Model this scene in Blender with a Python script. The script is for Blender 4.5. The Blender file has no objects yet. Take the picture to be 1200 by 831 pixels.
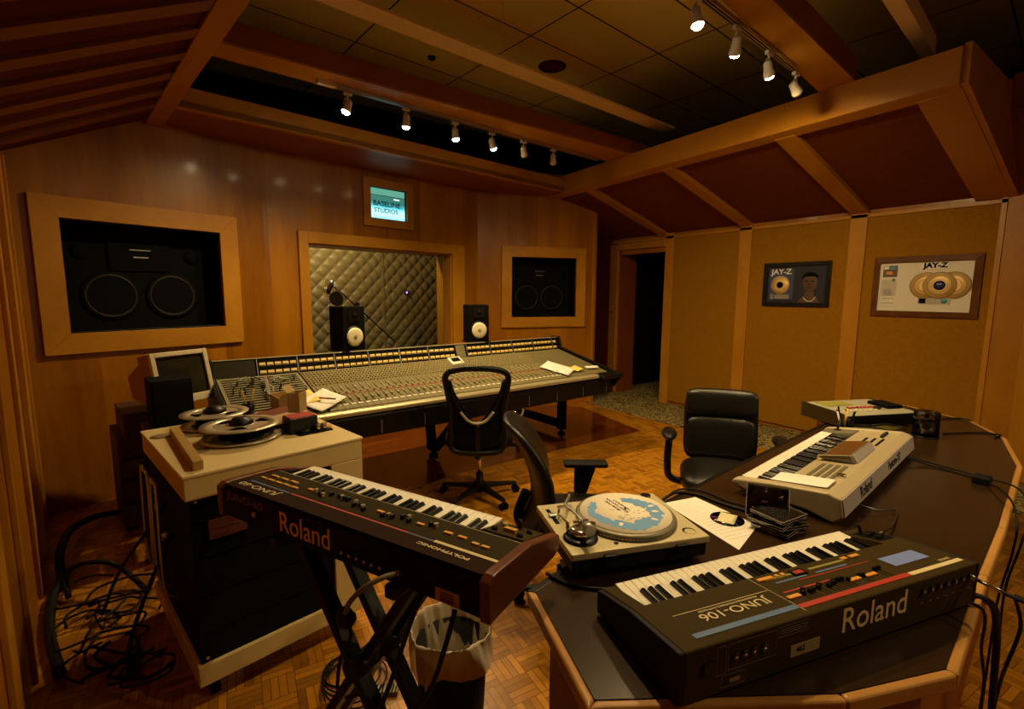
import bpy, bmesh, math, random
from math import pi, sin, cos, radians as rad, sqrt, floor
from mathutils import Vector as V, Matrix as M4, Euler
random.seed(7)
SC = bpy.context.scene
COL = SC.collection

# ---------------------------------------------------------------- camera
CZ = 1.59
FPX, PITCH, ROLL, HEAD = 566.0, rad(7.18), rad(.27), rad(54.4)
F0 = V((cos(HEAD), sin(HEAD), 0))
RT = V((sin(HEAD), -cos(HEAD), 0))
FW = (F0 * cos(PITCH) + V((0, 0, -sin(PITCH)))).normalized()
UP0 = RT.cross(FW)
R2 = RT * cos(ROLL) + UP0 * sin(ROLL)
U2 = R2.cross(FW)
cam_d = bpy.data.cameras.new('camera')
cam = bpy.data.objects.new('camera', cam_d)
COL.objects.link(cam)
cam.matrix_world = M4(((R2.x, U2.x, -FW.x, 0), (R2.y, U2.y, -FW.y, 0), (R2.z, U2.z, -FW.z, CZ), (0, 0, 0, 1)))
cam_d.sensor_width = 36
cam_d.lens = 36 * FPX / 1200
cam_d.clip_start = .02
SC.camera = cam

def ray(px, py):
    return FW + R2 * ((px - 600) / FPX) + U2 * ((415.5 - py) / FPX)
def P(px, py, z):                      # where the sight line through a pixel meets height z
    d = ray(px, py)
    return V((0, 0, CZ)) + d * ((z - CZ) / d.z)

# ---------------------------------------------------------------- materials
def newmat(name):
    m = bpy.data.materials.new(name); m.use_nodes = True
    nt = m.node_tree; b = nt.nodes['Principled BSDF']
    return m, nt, b
def mat(name, col, rough=.5, metal=0, spec=.5, emit=None, es=0, bump=0, bscale=200, coat=0, var=0, vscale=6):
    m, nt, b = newmat(name)
    b.inputs['Base Color'].default_value = (*col, 1)
    b.inputs['Roughness'].default_value = rough
    b.inputs['Metallic'].default_value = metal
    b.inputs['Specular IOR Level'].default_value = spec
    b.inputs['Coat Weight'].default_value = coat
    if emit:
        b.inputs['Emission Color'].default_value = (*emit, 1)
        b.inputs['Emission Strength'].default_value = es
    tc = nt.nodes.new('ShaderNodeTexCoord')
    if var:
        n = nt.nodes.new('ShaderNodeTexNoise'); n.inputs['Scale'].default_value = vscale
        n.inputs['Detail'].default_value = 4
        nt.links.new(tc.outputs['Object'], n.inputs['Vector'])
        mr = nt.nodes.new('ShaderNodeMapRange')
        mr.inputs[1].default_value = .3; mr.inputs[2].default_value = .7
        mr.inputs[3].default_value = 1 - var; mr.inputs[4].default_value = 1 + var
        nt.links.new(n.outputs['Fac'], mr.inputs[0])
        mx = nt.nodes.new('ShaderNodeVectorMath'); mx.operation = 'SCALE'
        mx.inputs[0].default_value = col
        nt.links.new(mr.outputs[0], mx.inputs['Scale'])
        nt.links.new(mx.outputs[0], b.inputs['Base Color'])
    if bump:
        n = nt.nodes.new('ShaderNodeTexNoise'); n.inputs['Scale'].default_value = bscale
        nt.links.new(tc.outputs['Object'], n.inputs['Vector'])
        bp = nt.nodes.new('ShaderNodeBump'); bp.inputs['Strength'].default_value = bump
        bp.inputs['Distance'].default_value = .005
        nt.links.new(n.outputs['Fac'], bp.inputs['Height'])
        nt.links.new(bp.outputs[0], b.inputs['Normal'])
    return m

def wood(name, c1, c2, scale=(3, 3, .35), rough=.35, board=0, axis=0, coat=0, spec=.4, fine=.5):
    """veneer: noise stretched along the grain, optional boards of slightly different tone"""
    m, nt, b = newmat(name)
    N = nt.nodes.new; L = nt.links.new
    tc = N('ShaderNodeTexCoord')
    mp = N('ShaderNodeMapping'); mp.inputs['Scale'].default_value = scale
    L(tc.outputs['Object'], mp.inputs[0])
    n = N('ShaderNodeTexNoise'); n.inputs['Scale'].default_value = 2.2
    n.inputs['Detail'].default_value = 5; n.inputs['Distortion'].default_value = .6
    n2 = N('ShaderNodeTexNoise'); n2.inputs['Scale'].default_value = 26; n2.inputs['Detail'].default_value = 3
    L(mp.outputs[0], n2.inputs['Vector'])
    src = mp.outputs[0]; shade = None
    if board:
        sp = N('ShaderNodeSeparateXYZ'); L(tc.outputs['Object'], sp.inputs[0])
        dv = N('ShaderNodeMath'); dv.operation = 'DIVIDE'; dv.inputs[1].default_value = board
        L(sp.outputs[axis], dv.inputs[0])
        fl = N('ShaderNodeMath'); fl.operation = 'FLOOR'; L(dv.outputs[0], fl.inputs[0])
        wn = N('ShaderNodeTexWhiteNoise'); wn.noise_dimensions = '1D'; L(fl.outputs[0], wn.inputs['W'])
        ad = N('ShaderNodeVectorMath'); ad.operation = 'MULTIPLY_ADD'
        L(wn.outputs['Color'], ad.inputs[0]); ad.inputs[1].default_value = (9, 9, 9); L(mp.outputs[0], ad.inputs[2])
        src = ad.outputs[0]; shade = wn.outputs['Value']
    L(src, n.inputs['Vector'])
    mixf = N('ShaderNodeMath'); mixf.operation = 'MULTIPLY_ADD'
    L(n2.outputs['Fac'], mixf.inputs[0]); mixf.inputs[1].default_value = fine * .5; L(n.outputs['Fac'], mixf.inputs[2])
    if shade is not None:
        a2 = N('ShaderNodeMath'); a2.operation = 'MULTIPLY_ADD'
        L(shade, a2.inputs[0]); a2.inputs[1].default_value = .22; L(mixf.outputs[0], a2.inputs[2]); mixf = a2
    cr = N('ShaderNodeValToRGB')
    cr.color_ramp.elements[0].position = .42; cr.color_ramp.elements[0].color = (*c1, 1)
    cr.color_ramp.elements[1].position = .95; cr.color_ramp.elements[1].color = (*c2, 1)
    L(mixf.outputs[0], cr.inputs[0]); L(cr.outputs[0], b.inputs['Base Color'])
    b.inputs['Roughness'].default_value = rough
    b.inputs['Coat Weight'].default_value = coat; b.inputs['Coat Roughness'].default_value = .12
    b.inputs['Specular IOR Level'].default_value = spec
    return m

def mnode(nt, op, a, b=None, c=None):
    n = nt.nodes.new('ShaderNodeMath'); n.operation = op
    for i, v in enumerate((a, b, c)):
        if v is None: continue
        if isinstance(v, (int, float)): n.inputs[i].default_value = v
        else: nt.links.new(v, n.inputs[i])
    return n.outputs[0]

def parquet(name, cell=.122, fingers=4, ang=6.0):
    m, nt, b = newmat(name); N = nt.nodes.new; L = nt.links.new
    tc = N('ShaderNodeTexCoord'); mp = N('ShaderNodeMapping')
    mp.inputs['Rotation'].default_value = (0, 0, rad(ang)); mp.inputs['Scale'].default_value = (1 / cell,) * 3
    L(tc.outputs['Object'], mp.inputs[0])
    sp = N('ShaderNodeSeparateXYZ'); L(mp.outputs[0], sp.inputs[0])
    x, y = sp.outputs[0], sp.outputs[1]
    fx, fy = mnode(nt, 'FLOOR', x), mnode(nt, 'FLOOR', y)
    par = mnode(nt, 'FLOORED_MODULO', mnode(nt, 'ADD', fx, fy), 2.0)
    u, v = mnode(nt, 'SUBTRACT', x, fx), mnode(nt, 'SUBTRACT', y, fy)
    # across-finger coordinate and along coordinate
    d = mnode(nt, 'SUBTRACT', v, u)
    ac = mnode(nt, 'MULTIPLY_ADD', d, par, u)
    al = mnode(nt, 'MULTIPLY_ADD', mnode(nt, 'SUBTRACT', u, v), par, v)
    k = mnode(nt, 'MULTIPLY', ac, float(fingers)); fk = mnode(nt, 'FLOOR', k)
    g = mnode(nt, 'ABSOLUTE', mnode(nt, 'SUBTRACT', mnode(nt, 'SUBTRACT', k, fk), .5))
    g2 = mnode(nt, 'ABSOLUTE', mnode(nt, 'SUBTRACT', al, .5))
    gap = mnode(nt, 'MAXIMUM', mnode(nt, 'GREATER_THAN', g, .45), mnode(nt, 'GREATER_THAN', g2, .488))
    cb = N('ShaderNodeCombineXYZ'); L(fx, cb.inputs[0]); L(fy, cb.inputs[1]); L(fk, cb.inputs[2])
    wn = N('ShaderNodeTexWhiteNoise'); L(cb.outputs[0], wn.inputs['Vector'])
    nz = N('ShaderNodeTexNoise'); nz.inputs['Scale'].default_value = 3; nz.inputs['Detail'].default_value = 6
    L(mp.outputs[0], nz.inputs['Vector'])
    t = mnode(nt, 'MULTIPLY_ADD', nz.outputs['Fac'], .5, mnode(nt, 'MULTIPLY', wn.outputs['Value'], .6))
    cr = N('ShaderNodeValToRGB')
    cr.color_ramp.elements[0].position = .15; cr.color_ramp.elements[0].color = (.20, .075, .003, 1)
    cr.color_ramp.elements[1].position = .85; cr.color_ramp.elements[1].color = (.56, .245, .016, 1)
    L(t, cr.inputs[0])
    mx = N('ShaderNodeMixRGB'); mx.inputs[2].default_value = (.14, .05, .005, 1)
    L(gap, mx.inputs[0]); L(cr.outputs[0], mx.inputs[1]); L(mx.outputs[0], b.inputs['Base Color'])
    b.inputs['Roughness'].default_value = .30; b.inputs['Specular IOR Level'].default_value = .4
    return m

def carpet_mat():
    m, nt, b = newmat('carpet_mat'); N = nt.nodes.new; L = nt.links.new
    tc = N('ShaderNodeTexCoord')
    v1 = N('ShaderNodeTexVoronoi'); v1.inputs['Scale'].default_value = 22; L(tc.outputs['Object'], v1.inputs['Vector'])
    n1 = N('ShaderNodeTexNoise'); n1.inputs['Scale'].default_value = 16; n1.inputs['Detail'].default_value = 3
    n1.inputs['Distortion'].default_value = 2.5
    L(tc.outputs['Object'], n1.inputs['Vector'])
    cr = N('ShaderNodeValToRGB')
    cr.color_ramp.elements[0].position = .42; cr.color_ramp.elements[0].color = (.035, .025, .008, 1)
    cr.color_ramp.elements[1].position = .60; cr.color_ramp.elements[1].color = (.42, .34, .13, 1)
    L(n1.outputs['Fac'], cr.inputs[0]); L(cr.outputs[0], b.inputs['Base Color'])
    b.inputs['Roughness'].default_value = .95; b.inputs['Specular IOR Level'].default_value = .1
    return m

def tile_mat():
    """grey-olive acoustic tiles 0.6 x 1.2 m with dark joints"""
    m, nt, b = newmat('ceiling_tile'); N = nt.nodes.new; L = nt.links.new
    tc = N('ShaderNodeTexCoord'); mp = N('ShaderNodeMapping'); mp.vector_type = 'TEXTURE'
    mp.inputs['Location'].default_value = (2.976, 3.88, 0); mp.inputs['Rotation'].default_value = (0, 0, rad(5))
    L(tc.outputs['Object'], mp.inputs[0])
    sp = N('ShaderNodeSeparateXYZ'); L(mp.outputs[0], sp.inputs[0])
    gs = []
    for o, s in ((0, 1.2), (1, .6)):
        k = mnode(nt, 'DIVIDE', sp.outputs[o], s)
        fr = mnode(nt, 'ABSOLUTE', mnode(nt, 'SUBTRACT', mnode(nt, 'FRACT', k), .5))
        gs.append(mnode(nt, 'GREATER_THAN', fr, .5 - .008 / s))
    gap = mnode(nt, 'MAXIMUM', *gs)
    mx = N('ShaderNodeMixRGB'); mx.inputs[1].default_value = (.80, .68, .20, 1); mx.inputs[2].default_value = (.03, .02, .012, 1)
    L(gap, mx.inputs[0]); L(mx.outputs[0], b.inputs['Base Color'])
    b.inputs['Roughness'].default_value = .9
    return m

MT = {}
MT['wall'] = wood('maple_wall_veneer', (0.2214, 0.0697, 0.00082), (0.4592, 0.1845, 0.00328), (1.6, 1.6, .22), .34, board=.42, axis=0, coat=.12)
MT['wallL'] = wood('maple_side_veneer', (0.246, 0.0779, 0.00082), (0.4428, 0.1722, 0.00328), (1.6, 1.6, .22), .34, board=.5, axis=1, coat=.1)
MT['trim'] = wood('maple_trim', (0.4264, 0.1804, 0.0082), (0.5904, 0.2788, 0.01968), (1.2, 1.2, .8), .38)
MT['beam'] = wood('beam_wood', (0.3772, 0.1476, 0.00492), (0.5084, 0.2214, 0.00984), (1, 1, 1), .42)
MT['cherry'] = wood('cherry_panel', (0.2132, 0.0492, 0.00246), (0.2952, 0.082, 0.00492), (1, 1, 1), .5)
MT['fabric'] = mat('tan_wall_fabric', (0.331, 0.152, 0.0073), .95, spec=.1, bump=.4, bscale=900, var=.08, vscale=30)
MT['fabric2'] = mat('shaded_ceiling_fabric', (0.164, 0.04264, 0.00246), .95, spec=.1, bump=.4, bscale=900, var=.08, vscale=20)  # the wall fabric again, with the shade under the slope put into its colour
MT['slatback'] = mat('dark_red_fabric', (0.1148, 0.01804, 0.00164), .95, spec=.1, var=.05)
MT['parquet'] = parquet('parquet_floor')
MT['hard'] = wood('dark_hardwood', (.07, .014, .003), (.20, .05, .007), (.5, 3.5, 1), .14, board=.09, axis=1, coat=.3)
MT['carpet'] = carpet_mat()
MT['tile'] = tile_mat()
MT['metalbeam'] = mat('painted_steel_beam', (.80, .58, .28), .6, var=.05)
MT['black'] = mat('black_plastic', (.005, .0045, .004), .4, spec=.3)
MT['matte'] = mat('matte_black', (.003, .003, .003), .8, spec=.12)
MT['void'] = mat('void_darkness', (.01, .008, .007), .9, spec=.1)  # near-black colour standing in for the darkness of unlit spaces
MT['chrome'] = mat('chrome', (.75, .74, .72), .15, metal=1)
MT['steel'] = mat('brushed_steel', (.55, .54, .5), .35, metal=1)
MT['white'] = mat('cream_paint', (.78, .74, .62), .5)
MT['paper'] = mat('white_paper', (.86, .83, .76), .8, spec=.2)
MT['rubber'] = mat('black_rubber', (.006, .0055, .005), .6, spec=.25)
MT['gold'] = mat('gold_disc', (.80, .56, .22), .5, metal=.35)
MT['slat'] = wood('shaded_slat_wood', (0.164, 0.041, 0.00246), (0.246, 0.0697, 0.00328), (1, 1, 1), .5)  # darker and redder than the beams: the ceiling's dimness is in the colour
MT['leather'] = mat('black_leather', (.007, .0065, .005), .33, bump=.25, bscale=260)
MT['mesh'] = mat('black_chair_fabric', (.003, .003, .003), .85, spec=.1)
MT['yellow'] = mat('yellow_paper', (.80, .66, .18), .8, spec=.2)
MT['red'] = mat('red_plastic', (.45, .03, .02), .45)
MT['amber'] = mat('amber_panel', (.65, .35, .05), .5)
MT['blueprint'] = mat('blue_print', (.17, .25, .62), .6)
MT['ivory'] = mat('ivory_key', (.86, .82, .70), .3)
MT['ebony'] = mat('ebony_key', (.004, .0035, .003), .22, spec=.25)

# ---------------------------------------------------------------- mesh builder
class MB:
    def __init__(s):
        s.bm = bmesh.new(); s.mats = []; s.mi = 0; s.T = M4.Identity(4); s.smooth = []
    def use(s, m):
        if isinstance(m, str): m = MT[m]
        if m not in s.mats: s.mats.append(m)
        s.mi = s.mats.index(m); return s
    def _v(s, p): return s.bm.verts.new(s.T @ V(p))
    def face(s, pts, sm=False):
        f = s.bm.faces.new([s._v(p) for p in pts]); f.material_index = s.mi; f.smooth = sm; return f
    def hull(s, a, b):      # two matching loops joined into a closed prism
        va = [s._v(p) for p in a]; vb = [s._v(p) for p in b]; n = len(a)
        fs = [s.bm.faces.new(va[::-1]), s.bm.faces.new(vb)]
        for i in range(n):
            fs.append(s.bm.faces.new((va[i], va[(i + 1) % n], vb[(i + 1) % n], vb[i])))
        for f in fs: f.material_index = s.mi
        return s
    def box(s, x0, x1, y0, y1, z0, z1):
        a = [(x0, y0, z0), (x1, y0, z0), (x1, y1, z0), (x0, y1, z0)]
        return s.hull(a, [(x, y, z1) for x, y, z in a])
    def prism(s, pts, z0, z1):
        return s.hull([(x, y, z0) for x, y in pts], [(x, y, z1) for x, y in pts])
    def profile(s, pts, x0, x1):       # (y,z) outline extruded along x
        return s.hull([(x0, y, z) for y, z in pts], [(x1, y, z) for y, z in pts])
    def beam(s, a, b, w, h, up=V((0, 0, 1))):   # bar from a to b, w wide, h high
        a, b = V(a), V(b); d = (b - a).normalized(); r = d.cross(up).normalized(); u = r.cross(d)
        q = [r * (-w / 2) - u * (h / 2), r * (w / 2) - u * (h / 2), r * (w / 2) + u * (h / 2), r * (-w / 2) + u * (h / 2)]
        return s.hull([a + k for k in q], [b + k for k in q])
    def ring(s, c, x, y, r, n): return [c + x * (r * cos(2 * pi * i / n)) + y * (r * sin(2 * pi * i / n)) for i in range(n)]
    def cyl(s, a, b, r0, r1=None, n=20, sm=True):
        r1 = r0 if r1 is None else r1
        a, b = V(a), V(b); d = (b - a).normalized()
        x = d.orthogonal().normalized(); y = d.cross(x)
        ra = [s._v(p) for p in s.ring(a, x, y, max(r0, 1e-5), n)]; rb = [s._v(p) for p in s.ring(b, x, y, max(r1, 1e-5), n)]
        for i in range(n):
            f = s.bm.faces.new((ra[i], ra[(i + 1) % n], rb[(i + 1) % n], rb[i])); f.material_index = s.mi; f.smooth = sm
        for L in (ra[::-1], rb):
            f = s.bm.faces.new(L); f.material_index = s.mi
        return s
    def lathe(s, prof, n=32, o=(0, 0, 0), ax=None, sm=True, ang=2 * pi):
        o = V(o); z = V(ax).normalized() if ax else V((0, 0, 1))
        x = z.orthogonal().normalized() if ax else V((1, 0, 0)); y = z.cross(x)
        rows = [[s._v(o + x * (r * cos(2 * pi * i / n)) + y * (r * sin(2 * pi * i / n)) + z * h) for i in range(n)] for r, h in [(max(r, 1e-4), h) for r, h in prof]]
        for a, b in zip(rows, rows[1:]):
            for i in range(n):
                f = s.bm.faces.new((a[i], a[(i + 1) % n], b[(i + 1) % n], b[i])); f.material_index = s.mi; f.smooth = sm
        f = s.bm.faces.new(rows[0][::-1]); f.material_index = s.mi
        f = s.bm.faces.new(rows[-1]); f.material_index = s.mi
        return s
    def tube(s, pts, r, n=8, sub=6, rad_end=None):
        pts = [V(p) for p in pts]
        if len(pts) > 2 and sub > 1:
            q = []
            E = [pts[0] * 2 - pts[1]] + pts + [pts[-1] * 2 - pts[-2]]
            for i in range(1, len(E) - 2):
                p0, p1, p2, p3 = E[i - 1:i + 3]
                for k in range(sub):
                    t = k / sub
                    q.append(.5 * ((2 * p1) + (p2 - p0) * t + (2 * p0 - 5 * p1 + 4 * p2 - p3) * t * t + (3 * p1 - p0 - 3 * p2 + p3) * t ** 3))
            q.append(pts[-1]); pts = q
        rows = []; x = None
        for i, p in enumerate(pts):
            d = (pts[min(i + 1, len(pts) - 1)] - pts[max(i - 1, 0)])
            if d.length < 1e-7: d = V((0, 0, 1))
            d.normalize()
            x = d.orthogonal().normalized() if x is None else (x - d * x.dot(d)).normalized() if (x - d * x.dot(d)).length > 1e-4 else d.orthogonal().normalized()
            y = d.cross(x)
            rr = r if rad_end is None else r + (rad_end - r) * i / (len(pts) - 1)
            rows.append([s._v(q) for q in s.ring(p, x, y, rr, n)])
        for a, b in zip(rows, rows[1:]):
            for i in range(n):
                f = s.bm.faces.new((a[i], a[(i + 1) % n], b[(i + 1) % n], b[i])); f.material_index = s.mi; f.smooth = True
        for L in (rows[0][::-1], rows[-1]):
            f = s.bm.faces.new(L); f.material_index = s.mi
        return s
    def grid(s, fn, nu, nv, sm=True):
        rows = [[s._v(fn(i / nu, j / nv)) for i in range(nu + 1)] for j in range(nv + 1)]
        for j in range(nv):
            for i in range(nu):
                f = s.bm.faces.new((rows[j][i], rows[j][i + 1], rows[j + 1][i + 1], rows[j + 1][i])); f.material_index = s.mi; f.smooth = sm
        return s
    def ball(s, c, r, sc=(1, 1, 1), n=16):
        prof = [(r * sin(pi * i / n), -r * cos(pi * i / n)) for i in range(n + 1)]
        T = s.T; s.T = T @ M4.Translation(V(c)) @ M4.Diagonal((*sc, 1)); s.lathe(prof, n * 2); s.T = T; return s
    def text(s, txt, size, T, depth=.0006, bold=0, align='CENTER', sx=1, space=1):
        cu = bpy.data.curves.new('t', 'FONT'); cu.body = txt; cu.size = size; cu.extrude = depth; cu.offset = bold
        cu.align_x = align; cu.align_y = 'CENTER'; cu.space_character = space
        ob = bpy.data.objects.new('t', cu); COL.objects.link(ob)
        dg = bpy.context.evaluated_depsgraph_get()
        me = bpy.data.meshes.new_from_object(ob.evaluated_get(dg))
        X = s.T @ T @ M4.Diagonal((sx, 1, 1, 1))
        vs = [s.bm.verts.new(X @ v.co) for v in me.vertices]
        for p in me.polygons:
            try:
                f = s.bm.faces.new([vs[i] for i in p.vertices]); f.material_index = s.mi
            except ValueError: pass
        bpy.data.objects.remove(ob); bpy.data.curves.remove(cu); bpy.data.meshes.remove(me)
        return s
    def build(s, name, parent=None, bevel=0, seg=2, solid=0, subsurf=0, at=None):
        bmesh.ops.recalc_face_normals(s.bm, faces=s.bm.faces)
        me = bpy.data.meshes.new(name); s.bm.to_mesh(me); s.bm.free()
        for m in s.mats: me.materials.append(m)
        o = bpy.data.objects.new(name, me); COL.objects.link(o)
        if parent: o.parent = parent
        if at is not None: o.location = at
        if solid:
            q = o.modifiers.new('solid', 'SOLIDIFY'); q.thickness = solid; q.offset = 0
        if bevel:
            q = o.modifiers.new('bevel', 'BEVEL'); q.width = bevel; q.segments = seg; q.limit_method = 'ANGLE'; q.angle_limit = rad(40)
        if subsurf:
            q = o.modifiers.new('sub', 'SUBSURF'); q.levels = subsurf; q.render_levels = subsurf
        return o

def mb(m='black'): return MB().use(m)
def thing(name, label, cat, loc=(0, 0, 0), rz=0, group=None, rx=0, ry=0):
    o = bpy.data.objects.new(name, None); COL.objects.link(o); o.empty_display_size = .05
    o.location = loc; o.rotation_euler = (rx, ry, rz); o['label'] = label; o['category'] = cat
    if group: o['group'] = group
    return o
def tag(o, label, cat, group=None, kind=None):
    o['label'] = label; o['category'] = cat
    if group: o['group'] = group
    if kind: o['kind'] = kind
    return o
def struct(o): o['kind'] = 'structure'; return o
def kids(o): return [c for c in bpy.data.objects if c.parent == o]
def dup(root, loc=None, rz=None, label=None, group=None):
    r = root.copy(); COL.objects.link(r)
    if loc is not None: r.location = loc
    if rz is not None: r.rotation_euler = (root.rotation_euler.x, root.rotation_euler.y, rz)
    if label: r['label'] = label
    if group: r['group'] = group
    for ch in kids(root):
        c = ch.copy(); COL.objects.link(c); c.parent = r
        for g in kids(ch):
            d = g.copy(); COL.objects.link(d); d.parent = c
    return r
def RX(a): return M4.Rotation(a, 4, 'X')
def RY(a): return M4.Rotation(a, 4, 'Y')
def RZ(a): return M4.Rotation(a, 4, 'Z')
def TR(*p): return M4.Translation(V(p))
# ================================================================ the room
A_ = V((-.805, 4.575, 0)); B_ = V((.80, 5.115, 0)); C_ = V((3.4, 5.538, 0)); D_ = V((4.98, 5.007, 0))
XW = 5.87
def wallframe(a, b):     # matrix: x along wall, y up, z out of the wall towards the room
    d = (b - a).normalized(); n = V((d.y, -d.x, 0))
    return M4(((d.x, 0, n.x, a.x), (d.y, 0, n.y, a.y), (0, 1, 0, 0), (0, 0, 0, 1)))
WL, WC, WR = wallframe(A_, B_), wallframe(B_, C_), wallframe(C_, D_)

# floors
f = mb('parquet').box(-2.2, 7.6, -2.6, 6.6, -.1, 0).build('floor'); struct(f)
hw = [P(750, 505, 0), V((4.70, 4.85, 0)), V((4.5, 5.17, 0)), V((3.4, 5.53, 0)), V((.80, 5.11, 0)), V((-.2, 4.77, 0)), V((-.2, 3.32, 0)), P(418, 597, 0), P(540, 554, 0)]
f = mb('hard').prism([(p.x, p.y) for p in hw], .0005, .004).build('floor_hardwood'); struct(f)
cp = [(4.94, 4.98), (4.95, 3.7), (4.98, 2.4), (5.0, -.5), (7.4, -.5), (7.4, 6.4), (4.9, 6.4), (4.95, 5.1)]
f = mb('carpet').prism(cp, .0005, .010).build('floor_carpet'); struct(f)

# front wall in three facets, the middle one with the window opening
H = 3.2
WIN = (.40, 2.20, .86, 2.08)
def opening_wall(T, L, hole=None, m='wall', th=.12, name='wall_front', h=H, bottom=0):
    b = mb(m); b.T = T
    if hole:
        x0, x1, y0, y1 = hole
        b.box(0, x0, 0, h, -th, 0); b.box(x1, L, 0, h, -th, 0); b.box(x0, x1, 0, y0, -th, 0); b.box(x0, x1, y1, h, -th, 0)
    else: b.box(0, L, 0, h, -th, 0)
    return struct(b.build(name))
LL, LC, LR = (B_ - A_).length, (C_ - B_).length, (D_ - C_).length
SPL = (.245, 1.290 - .055, 1.285, 2.10)
opening_wall(WL, LL, (.25, 1.29, 1.292, 2.10), name='wall_front_left')
# middle facet has two holes: window and display box
b = mb('wall'); b.T = WC
SCR = (1.10, 1.552, 2.402, 2.74)
for x0, x1, y0, y1 in ((0, .40, 0, H), (2.20, LC, 0, H), (.40, 2.20, 0, .86), (.40, 2.20, 2.08, 2.402), (.40, 2.20, 2.74, H), (.40, 1.10, 2.402, 2.74), (1.552, 2.20, 2.402, 2.74)):
    b.box(x0, x1, y0, y1, -.12, 0)
struct(b.build('wall_front_middle'))
opening_wall(WR, LR, (.465, 1.415, 1.27, 2.083), name='wall_front_right')
struct(mb('wallL').box(4.98, 5.06, 5.0, 6.3, 0, 3.2).build('wall_front_return'))
struct(mb('trim').box(4.985, 5.012, 4.985, 5.012, 0, 2.72).build('trim_1'))

# left wall, slightly splayed
LD = V((-.526 + .805, 2.43 - 4.615, 0)).normalized()
LW0 = V((-.80, 4.575, 0))
LW1 = LW0 + LD * 7.2
TLW = wallframe(LW1, LW0)
b = mb('wallL'); b.T = TLW; b.box(0, 7.2, 0, H, -.12, 0); struct(b.build('wall_left'))
for i, (s, w, d) in enumerate(((7.13, .05, .02), (6.95, .03, .028), (6.72, .10, .02), (6.45, .04, .03), (6.0, .12, .02), (5.2, .03, .02), (4.6, .14, .02))):
    b = mb('trim'); b.T = TLW; b.box(s - w / 2, s + w / 2, 0, 2.42, .0, d); struct(b.build('trim_%d' % (i + 2), bevel=.004))

# back wall, far behind the camera
struct(mb('wallL').box(-2.2, 7.6, -2.72, -2.6, 0, 4).build('wall_back'))

# right wall: fabric panels between maple battens, doorway near the front
b = mb('wallL'); b.box(XW + .03, XW + .15, -2.6, 4.45, 0, 3.4); b.box(XW + .03, XW + .15, 5.34, 6.5, 0, 3.4); b.box(XW + .03, XW + .15, 4.45, 5.34, 2.2, 3.4)
struct(b.build('wall_right'))
ZT = 2.41
edges = [(4.44, 4.30), (3.342, 3.192), (2.148, 1.997), (1.03, .99)]   # battens (y far, y near)
panels = [(4.30, 3.342), (3.192, 2.148), (1.997, 1.03)]
for y1, y0 in panels:
    struct(mb('fabric').box(XW + .005, XW + .035, y0, y1, .05, ZT - .03).build('wall_right_panel', bevel=.004))
k = 20
for y1, y0 in edges:
    struct(mb('trim').box(XW - .012, XW + .035, y0, y1, 0, ZT + .04).build('trim_%d' % k, bevel=.003)); k += 1
struct(mb('trim').box(XW - .012, XW + .035, .99, 5.48, ZT - .035, ZT).build('trim_%d' % k, bevel=.003)); k += 1
struct(mb('beam').box(XW + .0, XW + .03, .80, .99, 0, ZT + .1).build('trim_%d' % k)); k += 1
struct(mb('trim').box(XW - .02, XW + .03, .48, .80, 0, ZT + .15).build('trim_%d' % k)); k += 1
struct(mb('cherry').box(XW - .0, XW + .03, -2.6, .48, 0, ZT + .6).build('wall_right_near_panel')); k += 1
# dark cherry wall beyond the doorway
struct(mb('slatback').box(XW - .01, XW + .03, 5.48, 6.4, 0, 2.9).build('wall_alcove'))
struct(mb('slatback').box(4.9, 6.0, 6.2, 6.3, 0, 2.9).build('wall_alcove_back'))
# door frame and open leaf
dr = mb('trim'); dr.box(XW - .02, XW + .12, 5.33, 5.48, 0, 2.36); dr.box(XW - .02, XW + .12, 4.44, 5.33, 2.27, 2.37)
dr = struct(dr.build('door_1', bevel=.004))
lf = mb('cherry'); lf.box(XW + .03, 6.27, 5.30, 5.36, .0, 2.3)
lf = lf.build('door_reveal', dr)
kn = mb('chrome'); kn.ball((XW - .045, 5.40, 1.30), .018); kn.cyl((XW - .02, 5.40, 1.30), (XW - .04, 5.40, 1.30), .008); kn.build('door_handle', dr)
# corridor beyond, its unlit darkness put into near-black walls
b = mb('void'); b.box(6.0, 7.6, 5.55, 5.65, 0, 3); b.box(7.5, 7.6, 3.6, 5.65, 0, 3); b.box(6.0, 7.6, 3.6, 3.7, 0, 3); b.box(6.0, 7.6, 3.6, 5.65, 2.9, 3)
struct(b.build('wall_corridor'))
ex = thing('corridor_light', 'small dim red light glowing high inside the dark doorway', 'light', (6.6, 4.75, 2.45))
mb('black').box(-.14, .14, -.03, .03, 0, .06).build('housing', ex)
mb(mat('red_glow', (.4, .02, .01), .4, emit=(1, .08, .03), es=1.2)).box(-.13, .13, -.034, -.028, .01, .05).build('lamp_lens', ex)
mb('black').cyl((0, 0, .06), (0, 0, .45), .006, n=8).build('rod', ex)

# ---------------------------------------------------------------- ceilings
struct(mb('tile').box(-2.2, 7.6, -2.6, 6.6, 4.0, 4.1).build('ceiling'))
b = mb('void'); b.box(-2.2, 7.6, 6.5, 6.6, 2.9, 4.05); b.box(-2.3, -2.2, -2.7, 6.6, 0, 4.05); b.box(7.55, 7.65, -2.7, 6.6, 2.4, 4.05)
struct(b.build('wall_plenum'))
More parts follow.
